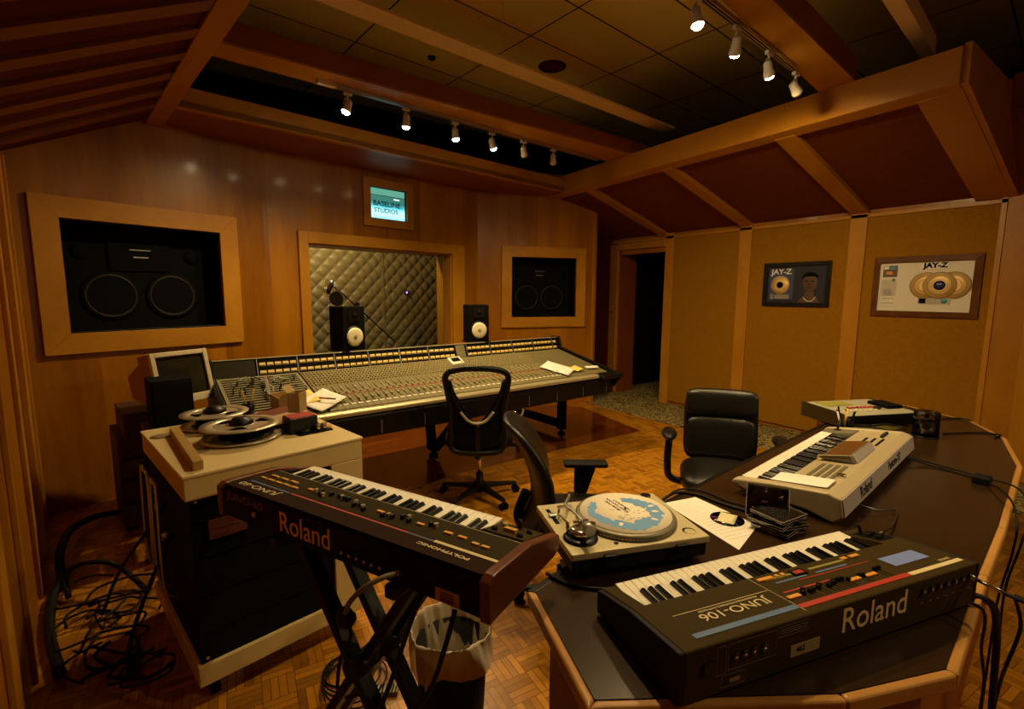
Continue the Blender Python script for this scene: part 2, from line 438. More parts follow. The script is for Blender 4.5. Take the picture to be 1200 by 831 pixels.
# front soffit with fascia
FA, FB = V((-.05, 4.31, 0)), V((4.32, 4.84, 0))
sof = [(FA.x, FA.y), (FB.x, FB.y), (4.36, 5.6), (-.05, 5.6)]
struct(mb('cherry').prism(sof, 2.905, 2.95).build('ceiling_front_soffit'))
d = (FB - FA).normalized(); nn = V((d.y, -d.x, 0))
b = mb('beam'); b.prism([(FA.x, FA.y), (FB.x, FB.y), (FB.x - nn.x * .06, FB.y - nn.y * .06), (FA.x - nn.x * .06, FA.y - nn.y * .06)], 2.895, 3.05)
struct(b.build('trim_40', bevel=.004))
# left sloped ceiling: dark fabric with maple slats and an edge beam
EA, EB = V((.08, 4.725, 2.9)), V((.376, 2.637, 2.9))
ed = (EB - EA).normalized()
side = V((ed.y, -ed.x, 0)); side = side if side.x < 0 else -side     # towards the left wall
E0, E1 = EA - ed * .35, EA + ed * 7.0
dn = V((side.x, side.y, -.527)).normalized()                          # down the slope
def slope_pt(e, s, off=0):
    nrm = dn.cross(ed).normalized(); nrm = nrm if nrm.z > 0 else -nrm
    return EA + ed * e + dn * s + nrm * off
b = mb('slatback')
b.hull([slope_pt(-.35, 0, .05), slope_pt(7, 0, .05), slope_pt(7, 1.25, .05), slope_pt(-.35, 1.25, .05)],
       [slope_pt(-.35, 0, .08), slope_pt(7, 0, .08), slope_pt(7, 1.25, .08), slope_pt(-.35, 1.25, .08)])
struct(b.build('ceiling_left'))
b = mb('beam')
q = [side * -.02, side * .09, side * .09 + V((0, 0, .24)), side * -.02 + V((0, 0, .24))]
b.hull([E0 + p + V((0, 0, -.02)) for p in q], [E1 + p + V((0, 0, -.02)) for p in q]); struct(b.build('trim_41', bevel=.004))
k = 42
e = .27
while e < 6.6:
    b = mb('slat'); b.hull([slope_pt(e, .05, .028), slope_pt(e + .12, .05, .028), slope_pt(e + .12, 1.24, .028), slope_pt(e, 1.24, .028)],
                           [slope_pt(e, .05, .055), slope_pt(e + .12, .05, .055), slope_pt(e + .12, 1.24, .055), slope_pt(e, 1.24, .055)])
    struct(b.build('trim_%d' % k, bevel=.003)); k += 1; e += .335
# right sloped ceiling: fabric panels, ribs, ridge beam
def xb(y): return 4.05 + .06 * (y - 1)
def rs(y, t, off=0):       # t 0 at ridge, 1 at wall
    a = V((xb(y) + .06, y, 2.87)); c = V((XW + .02, y, 2.41)); p = a.lerp(c, t); n = V((.46, 0, 1.75)).normalized()
    return p + n * off
b = mb('fabric2')
b.hull([rs(.98, 0, .04), rs(6.3, 0, .04), rs(6.3, 1.02, .04), rs(.98, 1.02, .04)], [rs(.98, 0, .07), rs(6.3, 0, .07), rs(6.3, 1.02, .07), rs(.98, 1.02, .07)])
struct(b.build('ceiling_right'))
b = mb('beam')
y0, y1 = .965, 5.25
b.hull([(xb(y0), y0, 2.885), (xb(y0) + .13, y0, 2.86), (xb(y0) + .13, y0, 3.10), (xb(y0), y0, 3.10)],
       [(xb(y1), y1, 2.885), (xb(y1) + .13, y1, 2.86), (xb(y1) + .13, y1, 3.10), (xb(y1), y1, 3.10)])
struct(b.build('trim_%d' % k, bevel=.006)); k += 1
for ya, yb in ((4.42, 4.54), (3.20, 3.33), (1.99, 2.15), (.965, 1.20)):
    b = mb('beam'); b.hull([rs(ya, .02, 0), rs(yb, .02, 0), rs(yb, 1, 0), rs(ya, 1, 0)], [rs(ya, .02, .05), rs(yb, .02, .05), rs(yb, 1, .05), rs(ya, 1, .05)])
    struct(b.build('trim_%d' % k, bevel=.003)); k += 1
# end face of the sloped ceiling and the next bulkhead
b = mb('trim'); b.hull([(4.08, .93, 2.885), (6.4, .93, 2.28), (6.4, .93, 3.16), (4.08, .93, 3.12)], [(4.08, .965, 2.885), (6.4, .965, 2.28), (6.4, .965, 3.16), (4.08, .965, 3.12)])
struct(b.build('trim_%d' % k)); k += 1
b = mb('cherry'); b.hull([(5.19, .93, 3.21), (5.19, -2.6, 3.21), (5.19, -2.6, 2.95), (5.19, .93, 2.95)], [(5.25, .93, 3.21), (5.25, -2.6, 3.21), (5.25, -2.6, 2.95), (5.25, .93, 2.95)])
b.hull([(5.19, .93, 3.0), (5.19, -2.6, 3.0), (5.24, -2.6, 3.0), (5.24, .93, 3.0)], [(5.85, .93, 2.45), (5.85, -2.6, 2.45), (5.9, -2.6, 2.45), (5.9, .93, 2.45)])
struct(b.build('ceiling_bulkhead'))
# cross beam carrying the front row of spots
b = mb('cherry')
b1 = [(.30, 3.607), (4.5, 3.727), (4.5, 4.08), (.30, 3.83)]
b.prism(b1, 3.115, 3.25); struct(b.build('trim_%d' % k, bevel=.004)); k += 1
struct(mb('beam').prism(b1, 3.10, 3.115).build('trim_%d' % k)); k += 1
# second cross beam, nearer
def q2(s): a, c = V((2.445, 1.575, 0)), V((4.10, 1.787, 0)); return a + (c - a) * s
def r2(s): a, c = V((2.658, 1.42, 0)), V((4.097, 1.553, 0)); return a + (c - a) * s
b2 = [(q2(-1.2).x, q2(-1.2).y), (r2(-1.5).x, r2(-1.5).y), (r2(1.02).x, r2(1.02).y), (q2(1.02).x, q2(1.02).y)]
struct(mb('cherry').prism(b2, 3.115, 3.27).build('trim_%d' % k, bevel=.004)); k += 1
struct(mb('beam').prism(b2, 3.10, 3.115).build('trim_%d' % k)); k += 1
# painted steel members in the plenum
m1 = [(-.4, 3.03), (4.6, 3.43), (4.6, 3.60), (-.4, 3.20)]
struct(mb('metalbeam').prism(m1, 3.36, 3.38).build('trim_%d' % k)); k += 1
struct(mb('metalbeam').prism([(1.2, .92), (4.6, 1.25), (4.6, 1.33), (1.2, 1.03)], 3.3, 3.42).build('trim_%d' % k)); k += 1
w = mb('metalbeam'); w.cyl(P(589, 60, 3.42), P(589, 60, 3.42) + V((0, 0, .6)), .004, n=6)
tag(w.build('hanger_wire'), 'thin vertical ceiling wire above the long pale steel beam', 'wire')
cs = thing('ceiling_speaker', 'round dark speaker grille set in the ceiling tiles', 'speaker', P(647, 78, 4.0))
c = mb('slatback').lathe([(.0, -.004), (.12, -.004), (.13, 0), (.12, .004)], 32).build('grille', cs)
mb('black').lathe([(.12, -.002), (.14, -.008), (.15, 0), (.14, .004)], 32).build('rim', cs)
sd = thing('sprinkler_head', 'small round dark ceiling fitting left of the pale beam', 'fitting', P(506, 67, 4.0))
mb('black').lathe([(.03, 0), (.035, -.02), (.01, -.03), (.0, -.05)], 16).build('head', sd)
mb('steel').cyl((0, 0, 0), (0, 0, .02), .045).build('flange', sd)

# ---------------------------------------------------------------- window to the booth
wf = mb('trim'); wf.T = WC
xo0, xo1, yo1 = .305, 2.39, 2.192; x0, x1, y0, y1 = WIN
for a in ((xo0, x0, .76, yo1), (x1, xo1, .76, yo1), (x0, x1, y1, yo1), (x0, x1, .76, y0)): wf.box(a[0], a[1], a[2], a[3], .0, .03)
for a in ((x0, x0 + .015, y0, y1), (x1 - .015, x1, y0, y1), (x0, x1, y1 - .015, y1), (x0, x1, y0, y0 + .015)): wf.box(a[0], a[1], a[2], a[3], -.30, .0)
wf = struct(wf.build('window_1', bevel=.003))
gm, nt, bs = newmat('booth_glass')
nt.nodes.remove(bs); tr = nt.nodes.new('ShaderNodeBsdfTransparent'); tr.inputs[0].default_value = (.92, .94, .92, 1)
gl = nt.nodes.new('ShaderNodeBsdfGlossy'); gl.inputs['Roughness'].default_value = .02
fr = nt.nodes.new('ShaderNodeFresnel'); fr.inputs[0].default_value = 1.45
mx = nt.nodes.new('ShaderNodeMixShader'); nt.links.new(fr.outputs[0], mx.inputs[0]); nt.links.new(tr.outputs[0], mx.inputs[1]); nt.links.new(gl.outputs[0], mx.inputs[2])
nt.links.new(mx.outputs[0], nt.nodes['Material Output'].inputs[0]); MT['glass'] = gm
g = mb('glass'); g.T = WC; g.box(x0 + .015, x1 - .015, y0 + .015, y1 - .015, -.16, -.152); g.build('pane', wf)
# booth: quilted blankets on its far wall
MT['quilt'] = mat('quilted_blanket', (.30, .25, .11), .42, spec=.4)
QY = -1.45
def quilt(xa, xb_):
    def fn(u, v):
        x = xa + (xb_ - xa) * u; y = .5 + 2.2 * v
        a = (x + y) / .092; c = (x - y) / .10
        h = (abs(sin(pi * a / 2)) * abs(sin(pi * c / 2))) ** .5
        return (x, y, QY + .035 * h)
    b = mb('quilt'); b.T = WC; b.grid(fn, int((xb_ - xa) * 90), 200); return struct(b.build('wall_booth_quilt'))
quilt(.2, .86); quilt(.875, 2.05); quilt(2.065, 3.6)
b = mb('quilt'); b.T = WC
for x in (.867, 2.057): b.box(x - .012, x + .012, .5, 2.7, QY - .01, QY + .03)
struct(b.build('wall_booth_seam'))
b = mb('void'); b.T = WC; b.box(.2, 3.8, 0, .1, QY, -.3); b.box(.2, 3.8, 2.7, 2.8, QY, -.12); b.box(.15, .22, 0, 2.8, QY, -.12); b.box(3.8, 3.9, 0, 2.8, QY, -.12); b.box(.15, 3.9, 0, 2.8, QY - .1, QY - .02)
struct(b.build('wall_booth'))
# ================================================================ built-in monitors, display, framed records
def soffit_speaker(Tw, x0, x1, y0, y1, fw, label, centre, cat='speaker'):
    """x0..y1: opening on the wall facet; fw: width of the wooden surround"""
    t = thing('soffit_monitor', label, 'speaker')
    t.matrix_world = Tw @ TR((x0 + x1) / 2, (y0 + y1) / 2, 0)
    w, h = (x1 - x0) / 2, (y1 - y0) / 2
    F = fw
    s = MB().use('trim')
    # mitred frame of four boards
    o = [(-w - F, -h - F), (w + F, -h - F), (w + F, h + F), (-w - F, h + F)]; i_ = [(-w, -h), (w, -h), (w, h), (-w, h)]
    for k in range(4):
        a, b, c, d = o[k], o[(k + 1) % 4], i_[(k + 1) % 4], i_[k]
        s.hull([(p[0], p[1], -.0) for p in (a, b, c, d)], [(p[0], p[1], .035) for p in (a, b, c, d)])
    for a in ((-w, -w + .01, -h, h), (w - .01, w, -h, h), (-w, w, -h, -h + .01), (-w, w, h - .01, h)): s.use('black').box(a[0], a[1], a[2], a[3], -.22, .0)
    s.build('surround', t, bevel=.002)
    mb('matte').box(-w + .01, w - .01, -h + .01, h - .01, -.30, -.20).build('baffle', t)
    gm_ = bpy.data.materials.get('smoked_screen')
    for sx in (-.40, .40):
        c = mb(mat('woofer_cone', (.010, .008, .005), .5) if 'woofer_cone' not in bpy.data.materials else bpy.data.materials['woofer_cone'])
        X, Y = sx * w, -.34 * h
        c.lathe([(.165, -.199), (.172, -.188), (.16, -.182), (.150, -.19), (.06, -.235), (.045, -.235)], 40, o=(X, Y, 0))
        wf_ = c.build('woofer', t)
        d = mb(bpy.data.materials['cone_cap'] if 'cone_cap' in bpy.data.materials else mat('cone_cap', (.035, .028, .015), .35))
        d.lathe([(.05, -.236), (.048, -.222), (.03, -.208), (.0, -.203)], 24, o=(X, Y, 0)); d.build('dust_cap', wf_)
        r = mb('matte'); r.lathe([(.172, -.199), (.192, -.196), (.192, -.188), (.172, -.186)], 40, o=(X, Y, 0)); r.build('woofer_ring', wf_)
    hn = mb('black'); hn.lathe([(.14, -.199), (.15, -.18), (.12, -.185), (.05, -.23), (.02, -.235)], 32, o=(0, 0, 0)); 
    hn = MB().use('matte'); hn.T = TR(0, .42 * h, 0)
    hn.hull([(-.20, -.10, -.197), (.20, -.10, -.197), (.20, .10, -.197), (-.20, .10, -.197)], [(-.21, -.11, -.18), (.21, -.11, -.18), (.21, .11, -.18), (-.21, .11, -.18)])
    hn.build('horn_flange', t, bevel=.004)
    hr = mb('steel'); hr.T = TR(0, .42 * h, 0); hr.box(-.05, .05, -.004, .004, -.181, -.176); hr.box(-.07, .07, .055, .06, -.181, -.176); hr.build('horn_slot', t)
    for sx in (-.72, .72):
        tw = mb('matte'); tw.lathe([(.05, -.2), (.055, -.188), (.03, -.19), (.015, -.184), (0, -.182)], 24, o=(sx * w, .48 * h, 0)); tw.build('tweeter', t)
    return t
soffit_speaker(WL, .25, 1.29, 1.292, 2.10, .148, 'large built-in monitor loudspeaker left of the booth window, wide maple surround', 0)
soffit_speaker(WR, .465, 1.415, 1.27, 2.083, .140, 'built-in monitor loudspeaker right of the booth window, nearly square maple surround', 0)

# lit display box above the window
t = thing('display_screen', 'small glowing blue-green display in a maple frame above the booth window', 'screen')
t.matrix_world = WC @ TR((SCR[0] + SCR[1]) / 2, (SCR[2] + SCR[3]) / 2, 0)
w, h = (SCR[1] - SCR[0]) / 2, (SCR[3] - SCR[2]) / 2
b = mb('trim'); F = .085
for a in ((-w - F, -w, -h - F, h + F), (w, w + F, -h - F, h + F), (-w, w, -h - F, -h), (-w, w, h, h + F)): b.box(a[0], a[1], a[2], a[3], 0, .025)
b.build('frame', t, bevel=.003)
b = mb('black')
for a in ((-w, -w + .008, -h, h), (w - .008, w, -h, h), (-w, w, -h, -h + .008), (-w, w, h - .008, h)): b.box(a[0], a[1], a[2], a[3], -.07, 0)
b.box(-w, w, -h, h, -.08, -.07); b.build('housing', t)
m, nt, bs = newmat('display_glow'); N = nt.nodes.new
tc = N('ShaderNodeTexCoord'); sp = N('ShaderNodeSeparateXYZ'); nt.links.new(tc.outputs['Object'], sp.inputs[0])
mr = N('ShaderNodeMapRange'); mr.inputs[1].default_value = -h; mr.inputs[2].default_value = h; nt.links.new(sp.outputs[1], mr.inputs[0])
nz = N('ShaderNodeTexNoise'); nz.inputs['Scale'].default_value = 9; nt.links.new(tc.outputs['Object'], nz.inputs['Vector'])
ad = mnode(nt, 'ADD', mr.outputs[0], mnode(nt, 'MULTIPLY', mnode(nt, 'SUBTRACT', nz.outputs['Fac'], .5), .12))
cr = N('ShaderNodeValToRGB'); el = cr.color_ramp.elements
el[0].position = 0; el[0].color = (.18, .58, .75, 1); el[1].position = 1; el[1].color = (.07, .22, .16, 1)
for p_, c_ in ((.14, (.38, .85, .88, 1)), (.30, (.35, .85, .85, 1)), (.42, (.05, .36, .42, 1)), (.55, (.02, .12, .10, 1)), (.74, (.03, .12, .09, 1)), (.80, (.07, .22, .16, 1))):
    e_ = el.new(p_); e_.color = c_
nt.links.new(ad, cr.inputs[0]); nt.links.new(cr.outputs[0], bs.inputs['Emission Color']); bs.inputs['Emission Strength'].default_value = 1.0
bs.inputs['Base Color'].default_value = (.01, .02, .02, 1); bs.inputs['Roughness'].default_value = .2
scr = mb(m).box(-w + .008, w - .008, -h + .008, h - .008, -.022, -.018).build('screen', t)
dk = mat('display_ink', (.0, .015, .03), .6)
x_ = mb(dk); x_.text('BASELINE', .074, TR(-.01, .0, -.0175), .0003, .0015, sx=1.1); x_.text('STUDIOS', .062, TR(-.02, -.072, -.0175), .0003, .0012, sx=1.2); x_.box(-w + .01, w - .01, .085, .09, -.018, -.0172); x_.build('screen_text', t)
x_ = mb(mat('display_white', (.9, .9, .9), .5, emit=(.85, 1, 1), es=1.2)); x_.box(.08, .15, .06, .07, -.018, -.017); x_.build('screen_highlight', t)

# framed award discs on the right wall
def wallR(yc, zc): # local: x to the viewer's right (towards -Y), y up, z out (towards -X)
    return M4(((0, 0, -1, XW + .005), (-1, 0, 0, yc), (0, 1, 0, zc), (0, 0, 0, 1)))
def frame4(b, w, h, F, z0, z1):
    for a in ((-w - F, w + F, -h - F, -h), (-w - F, w + F, h, h + F), (-w - F, -w, -h, h), (w, w + F, -h, h)): b.box(a[0], a[1], a[2], a[3], z0, z1)
t = thing('framed_award', 'smaller dark framed gold disc award with a portrait on black', 'picture')
t.matrix_world = wallR(2.648, 1.71)
W_, H_ = .36, .25
b = mb('black'); frame4(b, W_ - .045, H_ - .045, .045, 0, .03); b.build('frame', t, bevel=.004)
bk = mb(mat('navy_poster', (.012, .014, .035), .5)).box(-W_ + .045, W_ - .045, -H_ + .045, H_ - .045, .002, .012).build('poster', t)
lf_ = mb(mat('poster_blue', (.05, .07, .16), .5)).box(-W_ + .07, -.02, -H_ + .08, H_ - .08, .012, .014).build('print_panel', t)
g = mb('gold'); g.lathe([(.0, .016), (.105, .016), (.105, .020), (.04, .021), (.0, .021)], 48, o=(-.165, -.005, 0)); dsk = g.build('gold_disc', t)
mb('matte').lathe([(.0, .021), (.037, .021), (.037, .0225), (0, .0225)], 24, o=(-.165, -.005, 0)).build('disc_label', dsk)
mb('paper').text('JAY-Z', .085, TR(-.16, .145, .015), .0004, .002, sx=1.05).build('title_text', t)
p_ = mb('steel'); p_.box(-.27, -.235, -.17, -.11, .014, .017); p_.box(-.225, -.06, -.165, -.115, .014, .017); p_.build('plaque', t)
# plain portrait shape, a dark head and shoulders
sk = mat('portrait_tone', (.10, .055, .028), .6); 
b = mb(sk); b.T = TR(.155, .015, .012) @ M4.Diagonal((1, 1.32, .10, 1)); b.ball((0, 0, 0), .078, n=16); hd = b.build('portrait_face', t)
b = mb('matte'); b.T = TR(.155, .015, .0125)
b.prism([(-.082, .05), (-.075, .085), (-.04, .112), (0, .118), (.04, .112), (.075, .085), (.082, .05), (.06, .066), (0, .072), (-.06, .066)], 0, .012)
b.build('portrait_hair', t)
for nm_, bx_ in (('eye_shadow', (-.046, -.014, .012, .022, .0105)), ('eye_shadow', (.014, .046, .012, .022, .0105)), ('mouth', (-.022, .022, -.058, -.050, .0098)), ('nose_shadow', (-.012, .012, -.024, -.018, .0118))):
    b = mb('matte'); b.T = TR(.155, .015, .0125); b.box(bx_[0], bx_[1], bx_[2], bx_[3], 0, bx_[4]); b.build(nm_, hd)
b = mb(sk); b.T = TR(.155, -.13, .012); b.prism([(-.12, -.075), (.11, -.075), (.09, -.03), (.05, .0), (.045, .05), (-.045, .05), (-.05, .0), (-.09, -.03)], -.0, .003); b.use('paper').tube([(-.06, -.015, .004), (-.02, -.055, .004), (.03, -.055, .004), (.07, -.01, .004)], .004, n=6); b.build('portrait_shoulders', t)

t = thing('framed_award', 'larger wood framed award with three gold discs on a cream mat', 'picture')
t.matrix_world = wallR(1.495, 1.675)
W_, H_ = .405, .29
b = mb(wood('walnut_frame', (.10, .035, .01), (.20, .08, .02), rough=.4))
o = [(-W_, -H_), (W_, -H_), (W_, H_), (-W_, H_)]; F = .055; i_ = [(-W_ + F, -H_ + F), (W_ - F, -H_ + F), (W_ - F, H_ - F), (-W_ + F, H_ - F)]
for k_ in range(4):
    a, bb, c, d = o[k_], o[(k_ + 1) % 4], i_[(k_ + 1) % 4], i_[k_]
    b.hull([(*p, 0) for p in (a, bb, c, d)], [(*a, .022), (*bb, .022), (c[0], c[1], .042), (d[0], d[1], .042)])
b.build('frame', t, bevel=.002)
mb(mat('cream_mat_board', (.80, .76, .64), .8)).box(-W_ + F, W_ - F, -H_ + F, H_ - F, .002, .012).build('mat_board', t)
for i, (dx, z) in enumerate(((.02, .013), (.22, .0135), (.12, .017))):
    g = mb('gold'); g.lathe([(.0, z), (.122, z), (.122, z + .003), (.05, z + .0042), (.0, z + .0042)], 56, o=(dx, .01, 0)); dsk = g.build('gold_disc', t)
    g = mb(mat('disc_groove', (.20, .10, .03), .5) if 'disc_groove' not in bpy.data.materials else bpy.data.materials['disc_groove'])
    for r_ in (.120, .088, .056): g.lathe([(r_, z + .0005), (r_ + .0035, z + .0005), (r_ + .0035, z + .0046), (r_, z + .0046), (r_, z + .0005)], 48, o=(dx, .01, 0))
    g.build('groove_rings', dsk)
    if i == 2:
        l = mb(mat('disc_label_blue', (.02, .02, .14), .5)); l.lathe([(0, z + .004), (.045, z + .004), (.045, z + .0055), (0, z + .0055)], 32, o=(dx, .01, 0)); l.build('disc_label', dsk)
        l = mb('paper'); l.text('ROC', .018, TR(dx, .02, z + .006), .0002); l.build('label_text', dsk)
b = mb('paper'); b.box(-.02, .17, .165, .222, .012, .014); b.build('title_card', t)
mb('matte').text('JAY-Z', .062, TR(.075, .194, .0145), .0003, .0035, sx=1.1).build('title_text', t)
b = mb(mat('small_cover_print', (.12, .10, .08), .6)); b.box(-.325, -.21, .095, .205, .012, .015); cv = b.build('cover_print', t)
b = mb(mat('cover_patch', (.10, .30, .42), .6)); b.box(-.27, -.22, .165, .195, .015, .016); b.use('amber').box(-.30, -.25, .12, .15, .015, .016); b.use('paper').box(-.32, -.28, .17, .2, .015, .016); b.use('red').box(-.25, -.23, .12, .14, .015, .016); b.build('print_patch', cv)
b = mb(mat('ticket_paper', (.62, .58, .46), .8)); b.box(-.33, -.21, -.09, .07, .012, .014); b.use('steel').box(-.31, -.24, -.08, -.02, .014, .0145); tk = b.build('ticket', t)
mb(mat('green_seal', (.05, .22, .08), .6)).box(-.245, -.225, .05, .08, .014, .015).build('seal', tk)
b = mb('steel'); b.box(-.03, .21, -.165, -.105, .013, .017); pq = b.build('plaque', t)
b = mb('matte'); b.box(-.02, .03, -.158, -.112, .017, .018); b.build('plaque_emblem', pq)
b = mb(mat('teal_logo', (.03, .40, .42), .5)); b.lathe([(0, .017), (.022, .017), (.022, .0185), (0, .0185)], 24, o=(.165, -.135, 0)); b.build('plaque_logo', pq)
b = mb('matte'); b.text('PRESENTED TO', .014, TR(-.27, -.115, .0122), .0002); b.text('IN RECOGNITION', .012, TR(-.27, -.16, .0122), .0002); b.build('caption_text', t)

# microphone on a boom stand inside the booth
bz = .0
t = thing('boom_microphone', 'studio microphone on a black boom stand seen through the booth window', 'microphone')
t.matrix_world = WC
Bx = lambda x, y, z=-.9: V((x, y, z))
st = mb('black'); st.cyl(Bx(1.36, .02), Bx(1.36, 1.42), .011, n=10); st.build('stand_pole', t)
st = mb('black'); st.tube([Bx(1.88, .93, -.85), Bx(1.36, 1.42, -.9), Bx(1.05, 1.70, -.92)], .009, n=8, sub=1); st.build('boom_arm', t)
for a in (0, 2.1, 4.2):
    st = mb('black'); st.beam(Bx(1.36, .22), Bx(1.36 + .38 * cos(a), .015, -.9 + .38 * sin(a)), .02, .012); st.build('leg', t)
st = mb('black'); st.cyl(Bx(1.36, 1.39, -.93), Bx(1.36, 1.45, -.87), .03, n=16); st.build('clutch', t)
st = mb('chrome'); st.lathe([(.0, -.09), (.028, -.085), (.03, 0), (.03, .06), (.02, .085), (0, .09)], 20, o=Bx(1.02, 1.66, -.90), ax=(.3, 1, .2)); st.build('microphone_body', t)
st = mb('chrome')
for a in range(8):
    x, y = cos(a * pi / 4), sin(a * pi / 4); st.tube([Bx(1.02 + x * .07, 1.64 + y * .05, -.9 + y * .03), Bx(1.02 + x * .035, 1.66, -.9), Bx(1.02 + x * .06, 1.74 + y * .03, -.9 + y * .05)], .003, n=5, sub=3)
st.build('shock_mount', t)
st = mb('black'); st.lathe([(.085, -.006), (.09, 0), (.085, .006)], 28, o=Bx(1.05, 1.52, -.80), ax=(0, .1, 1)); st.tube([Bx(1.05, 1.60, -.8), Bx(1.1, 1.62, -.85), Bx(1.2, 1.56, -.9)], .004, n=6); st.build('pop_filter', t)
st = mb('black'); st.tube([Bx(1.02, 1.58, -.9), Bx(1.0, 1.2, -.88), Bx(1.02, .6, -.87), Bx(1.1, .1, -.8)], .004, n=6); st.build('cable', t)
pl = thing('wall_socket_light', 'tiny violet indicator light on the quilted booth wall', 'light')
pl.matrix_world = WC @ TR(2.42, 1.60, -1.40)
mb('black').box(-.03, .03, -.04, .04, 0, .02).build('plate', pl); mb(mat('violet_led', (.1, .05, .5), .4, emit=(.2, .08, 1), es=6)).box(-.01, .01, -.012, .012, .02, .024).build('lamp', pl)
# ================================================================ mixing console
CO = V((.291, 3.208, 0)); CY = .049
con = thing('mixing_console', 'very long black mixing console with two rows of amber meters under the booth window', 'mixing console', CO, CY)
MT['panel'] = mat('olive_grey_panel', (.19, .165, .07), .45, var=.1, vscale=40)
MT['panel2'] = mat('patchbay_panel', (.24, .22, .12), .5)
MT['knob'] = mat('pale_knob', (.36, .31, .16), .4)
MT['lip'] = mat('brushed_lip', (.50, .44, .27), .34, metal=.4)
MT['meter'] = mat('meter_face', (.85, .62, .20), .5, emit=(1, .62, .10), es=.05)
sl = (.956 - .785) / (.803 - .06)
def cz(y): return .785 + (y - .06) * sl
sla = math.atan(sl)
# carcass
b = mb('black')
b.profile([(.03, .74), (.03, .66), (.20, .55), (.90, .60), (1.02, .95), (.96, 1.06), (.84, .93), (.80, .945), (.06, .775)], 0.0, 3.44); b.build('console_body', con, bevel=.01)
for x0, x1 in ((-.03, .0), (3.44, 3.47)):
    b = mb('black'); b.profile([(-.06, .79), (-.06, .73), (.02, .64), (.20, .54), (.95, .59), (1.06, .95), (.98, 1.10), (.85, 1.105), (.81, .985), (.60, .935)], x0, x1); b.build('side_cheek', con, bevel=.008)
# hand rest: bright rounded lip and dark padded corner
b = mb('lip'); b.profile([(.0, .755), (.0, .778), (.02, .792), (.065, .792), (.065, .77)], .0, 3.2); b.build('hand_rest', con, bevel=.006)
b = mb('black'); b.profile([(-.05, .74), (-.06, .765), (-.04, .785), (.07, .795), (.07, .745)], 3.2, 3.52); b.build('padded_corner', con, bevel=.012)
# apron slits
for i in range(10):
    b = mb('steel'); x = .22 + i * .345; b.box(x - .003, x + .003, .012, .03, .60, .69); b.build('apron_strip', con)
b = mb('black'); b.box(.0, 3.44, .02, .2, .58, .74); b.build('apron', con, bevel=.01)
# sloping work surface frame: local matrix on the surface, x along, y up the slope, z out
S_ = TR(0, .06, .785) @ RX(sla)
SL = .76
def onS(name, m, fn, parent=con, **k):
    b = mb(m); b.T = S_; fn(b); return b.build(name, parent, **k)
# patch bay at the left
pb = onS('patch_bay', 'panel2', lambda b: b.box(.01, .56, .12, SL, .0, .012))
def rows(b):
    for j in range(15):
        b.box(.03, .54, .15 + j * .040, .166 + j * .040, .012, .0145)
onS('patch_row_strip', 'matte', rows, pb)['kind'] = 'stuff'
def lowpanel(b): b.box(.01, .56, .01, .115, 0, .008)
onS('script_tray', 'panel', lowpanel)
# patch cords
pc = [((.07, .46), (.12, .62), 'matte'), ((.10, .40), (.22, .60), 'matte'), ((.14, .45), (.20, .55), 'matte'), ((.27, .60), (.31, .42), 'paper'), ((.30, .63), (.36, .45), 'matte'), ((.33, .58), (.40, .64), 'steel'), ((.38, .50), (.50, .62), 'matte'), ((.28, .50), (.24, .36), 'steel'), ((.43, .42), (.52, .38), 'matte'), ((.08, .58), (.18, .66), 'steel'), ((.36, .62), (.45, .55), 'paper'), ((.22, .66), (.30, .55), 'matte')]
for (ax, ay), (bx, by), c in pc:
    b = mb(c); b.T = S_; b.cyl((ax, ay, .012), (ax, ay, .04), .004, n=6); b.cyl((bx, by, .012), (bx, by, .04), .004, n=6)
    b.tube([(ax, ay, .035), (ax, ay, .055), ((ax + bx) / 2, (ay + by) / 2 - .03, .06), (bx, by, .055), (bx, by, .035)], .0028, n=6); b.build('patch_cord', con)
b = mb('steel'); b.T = S_; b.beam((.26, .30, .05), (.30, .62, .06), .022, .012); b.build('chrome_arm', con)
# channel strips
NCH, CX0, CW = 42, .575, .0535
strip = None; lastx = CX0 + NCH * CW
def strip_fn(b):
    b.box(0, CW - .003, .01, SL, 0, .010)
    b.use('matte'); b.box(CW * .42, CW * .52, .10, .22, .010, .0108); b.box(CW * .42, CW * .50, .30, .42, .010, .0108)
    b.use('red'); b.box(.006, CW - .010, .245, .252, .010, .014)
    b.use('paper'); b.box(.006, CW - .012, .075, .088, .010, .0105)
for i in range(NCH):
    if i == 0:
        b = mb('panel'); b.T = S_; strip_fn(b); strip = b.build('channel_strip', con)
        b = mb('knob'); b.T = S_; b.box(CW * .35, CW * .6, .15, .172, .012, .026); fad = b.build('fader_cap', strip)
        b = mb('knob'); b.T = S_; b.box(CW * .36, CW * .58, .34, .357, .012, .022); fad2 = b.build('small_fader_cap', strip)
        strip.location = (CX0, 0, 0)
    else:
        s2 = strip.copy(); COL.objects.link(s2); s2.parent = con; s2.location = (CX0 + i * CW, 0, 0)
        f = fad.copy(); COL.objects.link(f); f.parent = s2; f.location = (0, random.uniform(-.035, .03), 0)
        f = fad2.copy(); COL.objects.link(f); f.parent = s2; f.location = (0, random.uniform(-.03, .04), 0)
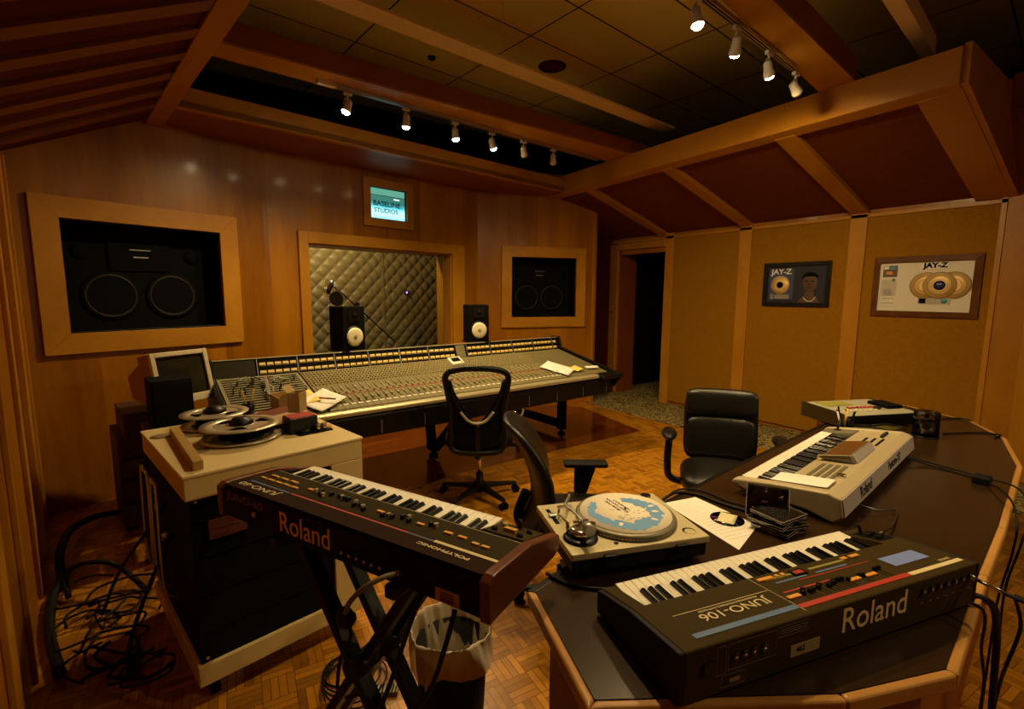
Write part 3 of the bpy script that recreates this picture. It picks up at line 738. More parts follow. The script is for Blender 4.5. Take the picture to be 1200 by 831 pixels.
# rotary knobs: the nearest hundred as parts, the rest one part
kn0 = None; kb = mb('knob'); kb.T = S_; cnt = 0
for j in range(11):
    y = .275 + .042 * j + (.15 if j > 0 else 0)
    if y > SL - .02: break
    for i in range(NCH):
        for sx in ((.28, .74) if j else (.74,)):
            x = CX0 + i * CW + CW * sx
            if cnt < 100 and sx == .74 and j < 3:
                if kn0 is None:
                    b = mb('knob'); b.T = S_; b.cyl((0, 0, .010), (0, 0, .026), .0075, .006, n=10); kn0 = b.build('rotary_knob', con)
                    q = kn0
                else:
                    q = kn0.copy(); COL.objects.link(q); q.parent = con
                d = S_.to_3x3() @ V((x, y, 0)); q.location = d; cnt += 1
            else:
                kb.cyl((x, y, .010), (x, y, .024), .0068, .0055, n=7)
kb.build('rotary_knobs', con)['kind'] = 'stuff'
sb = mb(mat('cream_button', (.46, .40, .22), .5)); sb.T = S_
for i in range(NCH):
    for j in range(9):
        x = CX0 + i * CW + CW * .74; y = .105 + j * .0155
        sb.box(x - .005, x + .005, y, y + .008, .010, .015)
        if j < 8: sb.box(x - .006, x + .006, .29 + j * .0165, .299 + j * .0165, .010, .014)
sb.build('push_buttons', con)['kind'] = 'stuff'
# blank modules at the right end
for i in range(4):
    b = mb('panel'); b.T = S_; x = lastx + .01 + i * .142
    b.box(x, x + .138, .01, SL, 0, .008); b.use('matte')
    for k_ in range(4): b.box(x + .02 + k_ * .03, x + .024 + k_ * .03, .12, SL - .03, .008, .0085)
    b.build('blank_module', con)
# meter bridge
by0, bz0, by1, bz1 = .803, .956, .858, 1.096
ma = math.atan2(bz1 - bz0, by1 - by0); MH = .150
Mb = TR(0, by0, bz0) @ RX(ma)     # x along, y up the face, z towards the room
b = mb('matte'); b.T = Mb; b.box(-.02, 3.42, .0, MH, -.06, 0); b.build('meter_bridge', con, bevel=.003)
b = mb('lip'); b.T = Mb; b.box(-.02, 3.42, MH - .006, MH + .002, -.015, .006); b.build('bridge_trim', con)
b = mb(mat('dark_bridge_glass', (.03, .028, .015), .25)); b.T = Mb; b.box(.0, .27, .012, MH - .015, 0, .006); b.build('blank_window', con)
groups = []
x = .285
while x < 3.36:
    if 2.02 < x < 2.12: x = 2.16
    groups.append(x); x += .29
m0 = None
for gx in groups:
    b = mb('steel'); b.T = Mb; b.box(gx - .004, gx + .002, .004, MH - .008, 0, .012); b.build('bridge_divider', con)
    n = 5 if gx + .27 < 3.36 else 4
    for i in range(n):
        for j in range(2):
            xx = gx + .016 + i * .055
            if xx + .045 > 3.41: continue
            if m0 is None:
                b = mb('meter'); b.T = Mb; b.box(0, .043, 0, .027, 0, .004); b.use('matte'); b.box(.002, .04, .002, .008, .004, .005); m0 = b.build('level_meter', con); q = m0
            else: q = m0.copy(); COL.objects.link(q); q.parent = con
            q.location = Mb.to_3x3() @ V((xx, .022 + j * .062, 0))
b = mb('panel'); b.T = Mb; b.box(2.04, 2.14, .012, MH - .015, 0, .006); b.build('bridge_blank_panel', con)
# legs
def leg_V(x):
    b = mb('matte'); b.beam((x, .25, .60), (x, .86, .08), .07, .08, up=V((1, 0, 0))); b.beam((x, 1.0, .62), (x, .90, .08), .07, .08, up=V((1, 0, 0)))
    b.cyl((x, .88, .0), (x, .88, .03), .045, n=16); b.cyl((x, .88, .03), (x, .88, .1), .02, n=12); b.box(x - .035, x + .035, .82, .96, .06, .14)
    return b.build('leg_frame', con, bevel=.006)
leg_V(.25); leg_V(1.80)
b = mb('matte'); x = 3.33
b.box(x - .04, x + .04, .62, .70, .06, .62); b.box(x - .04, x + .04, .70, 1.45, .08, .16); b.box(x - .04, x + .04, 1.37, 1.45, .16, .75); b.box(x - .04, x + .04, .95, 1.45, .66, .74)
b.cyl((x, .66, .0), (x, .66, .025), .045, n=16); b.cyl((x, .66, .025), (x, .66, .07), .018, n=12); b.build('leg_frame', con, bevel=.006)

def C(x, y, z): return M4.Translation(CO) @ RZ(CY) @ V((x, y, z))
def Sp(x, y, z=.012): return M4.Translation(CO) @ RZ(CY) @ (S_ @ V((x, y, z)))
STI = sla
def on_surface(name, label, cat, x, y, rz=0, z=.013, group=None):
    t = thing(name, label, cat, (0, 0, 0), 0, group); t.matrix_world = M4.Translation(CO) @ RZ(CY) @ S_ @ TR(x, y, z) @ RZ(rz); return t
t = thing('cable_hook', 'pale curved hook hanging under the front edge of the console right of the mesh chair', 'hook', C(2.18, .05, .56), CY)
b = mb(mat('pale_hook', (.45, .38, .20), .4)); b.tube([(0, .03, .05), (.03, .0, .06), (.05, -.02, .02), (.03, -.03, -.03), (-.03, -.03, -.035), (-.07, -.02, -.01)], .009, n=8); b.build('hook', t)
b = mb('chrome'); b.cyl((0, .03, -.20), (0, .03, .06), .008, n=10); b.use('black').cyl((0, .03, -.22), (0, .03, -.08), .016, n=12); b.build('stem', t)
# things lying on the console
t = on_surface('desk_remote', 'small white box with a dark window standing on the console behind the mesh chair', 'remote control', 1.93, .62, .1)
mb('white').profile([(-.05, 0), (.05, 0), (.05, .05), (-.05, .018)], -.07, .07).build('body', t, bevel=.005)
b = mb('matte'); b.T = TR(0, 0, .034) @ RX(.31); b.box(-.045, .045, -.02, .035, -.001, .003); b.build('display', t)
b = mb('red'); b.T = TR(.04, -.035, .0225) @ RX(.31); b.box(-.008, .008, -.005, .005, 0, .003); b.build('button', t)
def sheet(name, label, cat, x, y, w, h, rz, m='paper', z=.027, curl=.01, grp=None, lines=True):
    t = on_surface(name, label, cat, x, y, rz, z, grp)
    b = mb(m); b.grid(lambda u, v: (w * (u - .5), h * (v - .5), curl * (u * u + v * v) * .5), 8, 8); o = b.build('sheet', t, solid=.0008)
    return t
sheet('paper_sheet', 'white sheet lying on the faders at the right end of the console', 'paper', 2.86, .20, .24, .30, .5)
sheet('sticky_note', 'yellow note beside the white sheet at the right end of the console', 'note', 3.05, .13, .12, .10, .3, 'yellow', .030)
sheet('paper_strip', 'narrow white paper strip near the right corner of the console', 'paper', 3.27, .12, .16, .04, -.2, 'paper', .028)
sheet('paper_sheet', 'crumpled white sheet with a pen at the left end of the console', 'paper', .56, .14, .26, .20, .6, 'paper', .03, .03)
sheet('legal_pad_page', 'yellow page lying behind the crumpled sheets at the left of the console', 'paper', .42, .20, .24, .18, .2, 'yellow', .035, .02)
t = on_surface('marker_pen', 'red-capped marker lying on the crumpled white sheet', 'pen', .56, .12, -.5, .062)
b = mb('red'); b.cyl((-.03, 0, 0), (.02, 0, 0), .006, n=10); b.build('cap', t); b = mb('matte'); b.cyl((.02, 0, 0), (.08, 0, 0), .005, n=10); b.build('barrel', t)
t = on_surface('paper_clutter_box', 'small cardboard box with its flap open behind the front tape reel', 'box', .33, .16, .3, .02)
b = mb(mat('cardboard', (.50, .34, .14), .8))
for a in ((-.08, .08, -.05, .05, 0, .004), (-.08, -.076, -.05, .05, 0, .09), (.076, .08, -.05, .05, 0, .09), (-.08, .08, -.05, -.046, 0, .09), (-.08, .08, .046, .05, 0, .09)): b.box(*a)
b.build('carton', t); b = mb(bpy.data.materials['cardboard']); b.hull([(-.08, -.05, .09), (.08, -.05, .09), (.08, -.10, .14), (-.08, -.10, .14)], [(-.08, -.048, .09), (.08, -.048, .09), (.08, -.098, .142), (-.08, -.098, .142)]); b.build('flap', t)
# near-field speakers on the meter bridge
def nearfield(x, y, rz, label):
    w = thing('nearfield_speaker', label, 'speaker', C(x, y, 1.104), rz, 'white-coned near-field speakers on the meter bridge')
    mb('matte').box(-.108, .108, 0, .20, 0, .372).build('cabinet', w, bevel=.006)
    b = mb(mat('white_cone', (.85, .78, .55), .6) if 'white_cone' not in bpy.data.materials else bpy.data.materials['white_cone'])
    b.lathe([(.0, .012), (.03, .0115), (.06, .009), (.078, .006), (.080, -.004)], 36, o=(0, -.006, .115), ax=(0, -1, 0)); wf_ = b.build('woofer_cone', w)
    b = mb('black'); b.lathe([(.079, 0), (.092, .0), (.092, .006), (.080, .008)], 36, o=(0, 0, .115), ax=(0, -1, 0)); b.build('woofer_ring', wf_)
    b = mb('knob'); b.lathe([(.020, .011), (.016, .014), (.0, .016)], 16, o=(0, -.006, .115), ax=(0, -1, 0)); b.build('dust_cap', wf_)
    b = mb('black'); b.box(-.055, .055, -.006, 0, .245, .345); b.use('matte').lathe([(.02, 0), (.022, .006), (.0, .008)], 20, o=(0, -.006, .295), ax=(0, -1, 0)); b.build('tweeter', w)
    b = mb('rubber'); b.box(-.12, .12, -.01, .21, -.012, 0); b.build('foam_pad', w)
    return w
nearfield(1.055, .875, .30, 'black near-field speaker with a white cone, standing in front of the booth window')
nearfield(2.345, .875, -.22, 'black near-field speaker with a white cone, right of the booth window')
# ================================================================ chairs
def skin_obj(name, pts, edges, radii, parent, m, sub=2, sc=None):
    me = bpy.data.meshes.new(name); me.from_pydata(pts, edges, []); o = bpy.data.objects.new(name, me); COL.objects.link(o); o.parent = parent
    s = o.modifiers.new('skin', 'SKIN'); 
    for v, r in zip(me.skin_vertices[0].data, radii): v.radius = (r, r) if isinstance(r, (int, float)) else r
    me.skin_vertices[0].data[0].use_root = True
    ss = o.modifiers.new('sub', 'SUBSURF'); ss.levels = sub; ss.render_levels = sub; me.materials.append(MT[m]); return o
def swivel_base(t, h0, r=.31, rz=0, m='black'):
    hub = mb(m).lathe([(.0, .055), (.045, .055), (.045, .12), (.028, .14), (.028, .20), (.0, .20)], 20).build('base_hub', t)
    mb('chrome').cyl((0, 0, .14), (0, 0, h0), .014, n=14).build('gas_column', t)
    for i in range(5):
        a = rz + i * 2 * pi / 5; d = V((cos(a), sin(a), 0)); n = V((-sin(a), cos(a), 0))
        b = mb(m); b.hull([d * .03 + n * .026 + V((0, 0, .075)), d * .03 - n * .026 + V((0, 0, .075)), d * .03 - n * .026 + V((0, 0, .115)), d * .03 + n * .026 + V((0, 0, .115))],
                          [d * r + n * .015 + V((0, 0, .062)), d * r - n * .015 + V((0, 0, .062)), d * r - n * .015 + V((0, 0, .085)), d * r + n * .015 + V((0, 0, .085))])
        leg = b.build('base_leg', t, bevel=.006)
        b = mb('matte'); c = d * (r - .005)
        for s_ in (-1, 1): b.cyl(c + n * (.008 * s_) + V((0, 0, .027)), c + n * (.026 * s_) + V((0, 0, .027)), .027, n=16)
        b.cyl(c + V((0, 0, .03)), c + V((0, 0, .066)), .007, n=8); b.build('caster', leg)
def padded(name, t, w, d, h, loc, m, rot=(0, 0, 0), crown=.03, power=4, nz=24):
    """upholstered cushion: superellipse slab with a soft crown"""
    b = mb(m); b.T = TR(*loc) @ Euler(rot).to_matrix().to_4x4()
    def sup(u, v):
        th = (u - .5) * 2 * pi; ph = (v - .5) * pi
        def f(c, e): return math.copysign(abs(c) ** e, c)
        e1 = 2 / power
        x = w / 2 * f(cos(ph), e1 * .8) * f(cos(th), e1); y = d / 2 * f(cos(ph), e1 * .8) * f(sin(th), e1); z = h / 2 * f(sin(ph), .7)
        z += crown * (1 - (2 * x / w) ** 2) * (1 - (2 * y / d) ** 2) * (1 if z > 0 else 0)
        return (x, y, z)
    b.grid(sup, 40, nz); bmesh.ops.remove_doubles(b.bm, verts=b.bm.verts, dist=.0004); return b.build(name, t)

# task chair with a mesh back, seen from behind
t = thing('task_chair', 'black task chair with an open V-shaped mesh back, rear view in front of the console', 'chair', (1.915, 3.105, 0), rad(-34))
swivel_base(t, .44, .31, rad(20))
padded('seat', t, .52, .50, .12, (0, .0, .50), 'mesh', crown=.015)
b = mb('matte'); b.box(-.10, .10, -.12, .12, .40, .44); b.cyl((.10, .04, .42), (.27, .04, .41), .006, n=8); b.box(.22, .29, .02, .06, .40, .42); b.build('tilt_mechanism', t, bevel=.006)
b = mb('black'); b.tube([(0, -.10, .42), (0, -.27, .42), (0, -.33, .52), (0, -.345, .68)], .024, n=10); b.build('back_stem', t)
# ring frame of the back: wide at the top, pinched at the bottom
def bp(x, z): return V((x, -.335 - .10 * max(0, (z - .55) / .55) ** 1.5 + .35 * x * x, z))
pts = [bp(x, z) for x, z in ((-.185, 1.065), (-.10, 1.085), (0, 1.09), (.10, 1.085), (.185, 1.065), (.215, 1.02), (.205, .93), (.185, .80), (.185, .68), (.19, .56), (.16, .48), (0, .465), (-.16, .48), (-.19, .56), (-.185, .68), (-.185, .80), (-.205, .93), (-.215, 1.02))]
b = mb('black'); b.tube(pts + [pts[0]], .021, n=10); b.build('back_frame', t)
# V shaped inner frame, pale lumbar strip, lower mesh
vp = [bp(x, z) + V((0, .006, 0)) for x, z in ((-.19, 1.0), (-.165, .90), (-.125, .80), (-.07, .715), (0, .685), (.07, .715), (.125, .80), (.165, .90), (.19, 1.0))]
b = mb('black'); b.tube(vp, .016, n=8); b.build('inner_v_frame', t)
vp = [bp(x, z) + V((0, -.016, 0)) for x, z in ((-.115, .775), (-.06, .71), (0, .69), (.06, .71), (.115, .775))]
b = mb(mat('dull_gold_strip', (.42, .38, .22), .35)); b.tube(vp, .010, n=8); b.build('lumbar_strip', t)
b = mb('mesh')
def lowfn(u, v):
    x = (u - .5) * 2; z = .49 + v * .30
    wd = .155 + .02 * min(1, (z - .49) / .2); zt = .49 + v * ((.685 + .33 * abs(x) ** 1.4) - .49) 
    return bp(x * (wd + .02 * v), zt)
b.grid(lowfn, 14, 10); b.build('lower_mesh', t, solid=.006)

# black leather swivel chair, facing the desk
t = thing('leather_chair', 'black leather swivel chair with padded arms, facing the desk in front of the carpet', 'chair', (2.77, 1.60, 0), rad(127))
swivel_base(t, .42, .30, .3)
padded('seat', t, .50, .50, .12, (0, .04, .46), 'leather', crown=.03)
def backpad(name, z0, z1, w, bulge, yo=0):
    b = mb('leather')
    zc, hh = (z0 + z1) / 2, (z1 - z0) / 2
    def fn(u, v):
        th = (u - .5) * 2 * pi; ph = (v - .5) * pi
        def f(c, e): return math.copysign(abs(c) ** e, c)
        x = w / 2 * f(cos(th), .35) * f(cos(ph), .5); z = hh * f(sin(th), .35) * f(cos(ph), .5); y = bulge * f(sin(ph), .8)
        y += .10 * (x / w * 2) ** 2 * .35
        zz = zc + z
        return (x, -.22 + yo + y - .16 * (zz - .5) , zz)
    b.grid(fn, 48, 16); bmesh.ops.remove_doubles(b.bm, verts=b.bm.verts, dist=.0004); return b.build(name, t)
backpad('backrest', .48, .95, .46, .038, -.02)
backpad('head_roll', .79, .965, .445, .045, .015)
backpad('lumbar_pad', .52, .785, .42, .035, .015)
b = mb('matte'); b.tube([(0, .0, .38), (0, -.20, .38), (0, -.27, .45), (0, -.29, .6)], .02, n=10); b.build('back_bracket', t)
for sx in (-1, 1):
    b = mb('leather'); b.T = TR(sx * .325, -.02, .70) @ RX(.05); b.ball((0, 0, 0), .5, (.095, .28, .07), n=14); arm = b.build('arm_pad', t)
    b = mb('black'); b.tube([(sx * .325, .06, .69), (sx * .33, .08, .54), (sx * .30, .05, .43), (sx * .12, .02, .40)], .022, n=8); b.build('arm_post', arm)

# high-backed black chair seen edge-on behind the turntable
t = thing('high_back_chair', 'black high-backed chair seen from the side behind the turntable, one arm showing', 'chair', (1.615, 1.665, 0), rad(-126))
swivel_base(t, .42, .31, .8)
padded('seat', t, .50, .48, .10, (0, .02, .47), 'leather', crown=.02)
b = mb('leather')
def hb(u, v):
    th = (u - .5) * 2 * pi; ph = (v - .5) * pi
    def f(c, e): return math.copysign(abs(c) ** e, c)
    z = .28 * f(sin(ph), .75) ; x = .225 * f(cos(ph), .45) * f(cos(th), .5); y = .048 * f(cos(ph), .6) * f(sin(th), .8)
    zz = .72 + z; y += -.20 - (1.25 if zz > .63 else 3.0) * (zz - .63) ** 2 + .12 * (x / .225) ** 2 * .3
    return (x, y, zz)
b.grid(hb, 40, 22); bmesh.ops.remove_doubles(b.bm, verts=b.bm.verts, dist=.0004); b.build('backrest', t)
b = mb('matte'); b.tube([(0, 0, .40), (0, -.22, .40), (0, -.31, .48), (0, -.27, .62)], .024, n=10); b.build('back_bracket', t)
for sx in (-1, 1):
    b = mb('rubber'); b.T = TR(sx * .265, .06, .665); b.box(-.04, .04, -.12, .12, -.014, .014); arm = b.build('arm_pad', t, bevel=.012, seg=3)
    b = mb('black'); b.hull([(sx * .265 - .012, .0, .655), (sx * .265 + .012, .0, .655), (sx * .265 + .012, .12, .655), (sx * .265 - .012, .12, .655)], [(sx * .265 - .012, .0, .44), (sx * .265 + .012, .0, .44), (sx * .265 + .012, .05, .44), (sx * .265 - .012, .05, .44)])
    b.beam((sx * .265, .03, .44), (sx * .08, .02, .42), .05, .02); b.build('arm_post', arm, bevel=.004)
# ================================================================ desk and what stands on it
DZ = .75
outl = [(.783, 1.017), (1.597, 1.172), (2.246, 1.238), (3.488, 1.331), (3.96, 1.633), (4.60, 1.20), (4.374, .772), (4.013, .552), (3.408, .40), (2.433, .304), (1.964, .268), (1.382, .214), (1.10, .328), (.645, .628)]
def inset(pts, d):
    n = len(pts); out = []
    area = sum(pts[i][0] * pts[(i + 1) % n][1] - pts[(i + 1) % n][0] * pts[i][1] for i in range(n)); sg = 1 if area > 0 else -1
    for i in range(n):
        p0, p1, p2 = V(pts[i - 1]), V(pts[i]), V(pts[(i + 1) % n])
        e1 = (p1 - p0).normalized(); e2 = (p2 - p1).normalized()
        n1 = V((-e1.y, e1.x)) * sg; n2 = V((-e2.y, e2.x)) * sg
        m_ = (n1 + n2).normalized(); k_ = d / max(.35, m_.dot(n1)); out.append(tuple(p1 + m_ * k_))
    return out
dk = thing('studio_desk', 'long angled desk with a black top and light wood edging, carrying the keyboards', 'desk')
lam = mat('black_laminate', (.030, .014, .004), .27, spec=.45, bump=.02, bscale=80)  # black top; the brown reflected from the ceiling is mixed into its base colour
mb(lam).prism(inset(outl, .024), .715, DZ).build('desk_top', dk)
inn = inset(outl, .024)
edge_w = wood('desk_edge_oak', (.42, .20, .045), (.62, .34, .10), (1, 1, 1), .35)
for i in range(len(outl)):
    j = (i + 1) % len(outl)
    if i in (0, 1, 2): 
        b = mb('black'); b.hull([(*outl[i], .715), (*outl[j], .715), (*inn[j], .715), (*inn[i], .715)], [(*outl[i], DZ), (*outl[j], DZ), (*inn[j], DZ), (*inn[i], DZ)]); b.build('front_edging', dk, bevel=.004); continue
    b = mb(edge_w); b.hull([(*outl[i], .712), (*outl[j], .712), (*inn[j], .712), (*inn[i], .712)], [(*outl[i], DZ + .001), (*outl[j], DZ + .001), (*inn[j], DZ + .001), (*inn[i], DZ + .001)])
    b.build('wood_edging', dk, bevel=.008, seg=3)
body = inset(outl, .07)
def panel(i, j, z0=0.0, z1=.712, m='cherry'):
    a, c = V((*body[i], 0)), V((*body[j], 0)); d = (c - a).normalized(); n = V((-d.y, d.x, 0)) * .011
    b = mb(m); b.hull([a - n + V((0, 0, z0)), c - n + V((0, 0, z0)), c + n + V((0, 0, z0)), a + n + V((0, 0, z0))], [a - n + V((0, 0, z1)), c - n + V((0, 0, z1)), c + n + V((0, 0, z1)), a + n + V((0, 0, z1))])
    return b.build('side_panel', dk)
panel(13, 0); panel(12, 13); panel(11, 12); panel(10, 11); panel(9, 10); panel(8, 9); panel(4, 5)
for x, y in ((3.40, 1.22), (4.0, 1.45)):
    mb('cherry').box(x - .03, x + .03, y - .03, y + .03, 0, .712).build('post', dk)

# ---- keyboards: shared key meshes
def keyset(parent, x_low, x_high, nwhite, y_back, y_front, z, nblack_pat='CDEFGAB', start=0, h=.012, lip=.020):
    """lowest key at x_low (the player's left), running towards x_high"""
    s = (x_high - x_low) / nwhite; w = abs(s)
    b = mb('ivory'); b.box(-w / 2 + .0006, w / 2 - .0006, y_back, y_front, z - .010, z); b.box(-w / 2 + .0006, w / 2 - .0006, y_front - .004, y_front, z - lip, z)
    wk = b.build('white_key', parent, bevel=.0012, seg=1)
    b = mb('ebony'); yb = y_back; yf = y_back + (y_front - y_back) * .64
    b.hull([(-.0058, yb, z - .005), (.0058, yb, z - .005), (.0058, yf, z - .005), (-.0058, yf, z - .005)], [(-.0044, yb, z + h), (.0044, yb, z + h), (.0044, yf - .010, z + h), (-.0044, yf - .010, z + h)])
    bk = b.build('black_key', parent, bevel=.001, seg=1)
    first_b = True
    for i in range(nwhite):
        x = x_low + s * (i + .5)
        o = wk if i == 0 else wk.copy()
        if i: COL.objects.link(o); o.parent = parent
        o.location = (x, 0, 0)
        note = (i + start) % 7
        if note in (0, 1, 3, 4, 5) and i < nwhite - 1:
            o = bk if first_b else bk.copy()
            if not first_b: COL.objects.link(o); o.parent = parent
            first_b = False
            o.location = (x + s * .5, 0, 0)

# ---- synthesizer on the desk, near corner
MT['synth'] = mat('warm_black_casing', (.046, .030, .008), .7, spec=.08)
MT['synthside'] = mat('dark_casing_side', (.004, .0035, .003), .6, spec=.3)
MT['cream_ink'] = mat('cream_ink', (.70, .60, .34), .6)
MT['orange'] = mat('orange_button', (.75, .33, .04), .5)
MT['redstripe'] = mat('red_stripe', (.42, .03, .015), .5)
MT['bluestripe'] = mat('blue_stripe', (.09, .17, .36), .5)
MT['olive'] = mat('olive_stripe', (.28, .27, .05), .5)
t = thing('synthesizer', 'black synthesizer with a red-striped panel on the near corner of the desk', 'keyboard', (1.266, .389, DZ), -.267)
J1 = t
W = .992; sd = .014
prof = [(0, .008), (0, .124), (.004, .126), (.175, .105), (.318, .070), (.322, .045), (.318, .008)]
b = mb('synth'); b.profile([(0, .008), (0, .124), (.004, .126), (.183, .104), (.183, .060), (.318, .050), (.318, .008)], -W / 2 + sd, W / 2 - sd); b.build('casing', t, bevel=.002)
for s_ in (-1, 1):
    b = mb('synthside'); x0 = s_ * W / 2; b.profile(prof, min(x0, x0 - s_ * sd), max(x0, x0 - s_ * sd)); b.build('end_cheek', t, bevel=.003)
for x0, x1 in ((-W / 2 + sd, -.447), (.402, W / 2 - sd)):
    b = mb('synth'); b.profile([(.18, .05), (.18, .1045), (.318, .072), (.318, .05)], x0, x1); b.build('key_block', t, bevel=.002)
for x in (-.4, .4):
    for y in (.04, .28):
        mb('rubber').cyl((x, y, 0), (x, y, .009), .014, n=12).build('foot', t)
b = mb('synthside'); b.box(-.447, .402, .312, .3185, .02, .054); b.build('key_slip', t)
keyset(t, .400, -.445, 36, .186, .318, .078)
Jt = TR(0, .004, .1266) @ RX(-.1225)
def onT(b): b.T = Jt; return b
def strip_(m, x0, x1, y0, y1, name, h=.0007): 
    b = onT(mb(m)); b.box(x0, x1, y0, y1, 0, h); return b.build(name, t)
strip_('redstripe', -.13, .255, .020, .036, 'red_stripe'); strip_('cream_ink', .258, .47, .020, .034, 'cream_stripe'); strip_('bluestripe', -.43, -.135, .024, .040, 'blue_stripe')
strip_('blueprint', .275, .415, .070, .118, 'blue_label'); strip_('redstripe', -.11, .05, .086, .091, 'thin_red_stripe', .0005)
strip_('olive', -.10, .02, .148, .156, 'olive_stripe'); strip_('olive', .055, .19, .148, .156, 'olive_stripe'); strip_('bluestripe', -.085, .02, .128, .134, 'thin_blue_stripe', .0005); strip_('bluestripe', .055, .17, .128, .134, 'thin_blue_stripe', .0005)
strip_('redstripe', -.02, .24, .118, .121, 'thin_red_stripe', .0005)
strip_('cream_ink', -.132, -.131, .010, .175, 'panel_line', .0004); strip_('cream_ink', -.42, -.135, .112, .1135, 'panel_line', .0004)
b = onT(mb('cream_ink')); Tt = TR(-.27, .080, .0012) @ RZ(pi); b.text('JUNO-106', .037, Tt, .0003, 0, sx=1.25); b.build('model_text', t)
b = onT(mb('cream_ink')); b.text('PROGRAMMABLE POLYPHONIC SYNTHESIZER', .0085, TR(-.27, .103, .0006) @ RZ(pi), .0002); b.build('small_text', t)
b = onT(mb('cream_ink')); b.text('BENDER', .012, TR(.43, .045, .0006) @ RZ(pi), .0002); b.build('small_text', t)
for x, w_ in ((-.095, .05), (-.055, .012), (-.035, .012), (.195, .02), (.235, .035)):
    b = onT(mb('orange' if w_ > .015 else 'amber')); b.box(x - w_ / 2, x + w_ / 2, .150, .162, 0, .004); b.build('push_button', t, bevel=.001)
for x in (-.105, .105, .165): 
    b = onT(mb('orange')); b.box(x - .02, x + .02, .058, .070, 0, .004); b.build('push_button', t, bevel=.001)
b = onT(mb('matte')); b.box(-.01, .035, .136, .162, 0, .003); b.use('red').box(-.002, .027, .142, .156, .003, .0035); b.build('number_display', t)
sl0 = None
for i, x in enumerate([-.075, -.063, -.051, -.039, -.018, -.006, .012, .024, .036, .048, .062, .074, .086, .13, .142, .20, .215]):
    b = onT(mb('matte')); b.box(x - .001, x + .001, .042, .085, 0, .0006); sl = b.build('slider_slot', t)
    b = onT(mb('black')); yy = .07 + random.uniform(-.008, .008); b.box(x - .0042, x + .0042, yy - .004, yy + .004, 0, .010); b.build('slider_cap', sl)
b = mb('matte'); b.T = TR(0, .18, .1045) @ RX(-.234); b.box(.412, .478, .02, .11, 0, .001); b.build('bender_panel', t)
for x, y in ((.43, .035), (.455, .045), (.43, .065), (.458, .075)):
    b = mb('black'); b.T = TR(0, .18, .1045) @ RX(-.234); b.box(x - .008, x + .008, y - .005, y + .005, 0, .010); b.build('bender_slider', t)
b = mb('black'); b.T = TR(0, .18, .1045) @ RX(-.234); b.cyl((.44, .098, 0), (.44, .098, .004), .012, n=14); b.cyl((.44, .098, .004), (.435, .098, .032), .0045, .006, n=10); b.build('pitch_lever', t)
# rear panel
b = mb(mat('bright_ink', (.85, .72, .38), .5, emit=None)); b.text('Roland', .088, TR(.085, -.0005, .080) @ RX(pi / 2), .0004, .0002, sx=.96); b.build('maker_text', t)
def rp(m, x0, x1, z0, z1, name, th=.001):
    b = mb(m); b.box(x0, x1, -th, 0, z0, z1); return b.build(name, t)
fine_ = mat('rear_ink', (.20, .17, .11), .6)
def rframe(x0, x1, z0, z1, name='printed_frame'):
    b = mb(fine_); k_ = .0008
    for a in ((x0, x1, z0, z0 + k_), (x0, x1, z1 - k_, z1), (x0, x0 + k_, z0, z1), (x1 - k_, x1, z0, z1)): b.box(a[0], a[1], -.0005, 0, a[2], a[3])
    return b.build(name, t)
rframe(-.40, -.375, .05, .115); rframe(-.37, -.235, .055, .115); rframe(-.23, -.14, .093, .118); rframe(-.385, -.32, .018, .046)
for z in (.100, .105, .110): rp(fine_, -.225, -.145, z, z + .001, 'printed_line', .0005)
rp(mat('serial_label', (.36, .30, .17), .6), -.19, -.10, .035, .064, 'serial_label')
b = mb('matte'); b.text('462', .018, TR(-.16, -.0012, .05) @ RX(pi / 2), .0002, .0004); b.build('serial_text', t)
rp(mat('midi_label', (.30, .24, .12), .6), -.362, -.335, .026, .034, 'connector_label')
for x in (-.35, -.325, -.30, -.27):
    b = mb('black'); b.cyl((x, 0, .083), (x, -.004, .083), .0095, n=18); b.use('chrome').cyl((x, -.004, .083), (x, -.0042, .083), .003, n=8); b.build('midi_socket', t)
rp('black', -.435, -.41, .065, .09, 'power_switch', .004)
for i in range(7):
    x = .26 + i * .032; b = mb('black'); b.cyl((x, 0, .095), (x, -.005, .095), .0075, n=14); b.use('steel').cyl((x, -.005, .095), (x, -.006, .095), .004, n=10); b.build('jack_socket', t)
    rp(fine_, x - .002, x + .008, .06, .062, 'printed_line', .0005)
b = mb('chrome'); b.cyl((.452, -.006, .095), (.452, -.075, .092), .0048, n=12); b.use('steel').cyl((.452, -.0, .095), (.452, -.012, .095), .0065, n=12); pl = b.build('jack_plug', t)

def Jw(x, y, z): return M4.Translation((1.266, .389, DZ)) @ RZ(-.267) @ V((x, y, z))

# ---- turntable
TO = V((.905, .963, 0)); TYW = -.366
t = thing('turntable', 'champagne coloured direct-drive turntable with a printed slipmat, left end of the desk', 'turntable', (TO.x, TO.y, DZ), TYW)
MT['ttdeck'] = mat('champagne_metal', (.60, .53, .32), .4, metal=.2)
Wt, Dt = .462, .340; zt = .092
b = mb('ttdeck'); b.box(0, Wt, 0, Dt, zt - .022, zt); b.build('deck', t, bevel=.004)
b = mb('rubber'); b.box(.006, Wt - .006, .006, Dt - .006, .025, zt - .022); b.build('plinth_base', t, bevel=.006)
for x, y in ((.06, .05), (Wt - .06, .05), (.06, Dt - .05), (Wt - .06, Dt - .05)): mb('rubber').cyl((x, y, 0), (x, y, .026), .032, .028, n=18).build('isolation_foot', t)
PX, PY = .262, .178
b = mb(mat('platter_edge', (.20, .18, .12), .45, metal=.3)); b.lathe([(0, zt), (.163, zt), (.166, zt + .004), (.164, zt + .008), (.166, zt + .012), (.162, zt + .017), (.155, zt + .020), (0, zt + .020)], 64, o=(PX, PY, 0)); plt = b.build('platter', t)
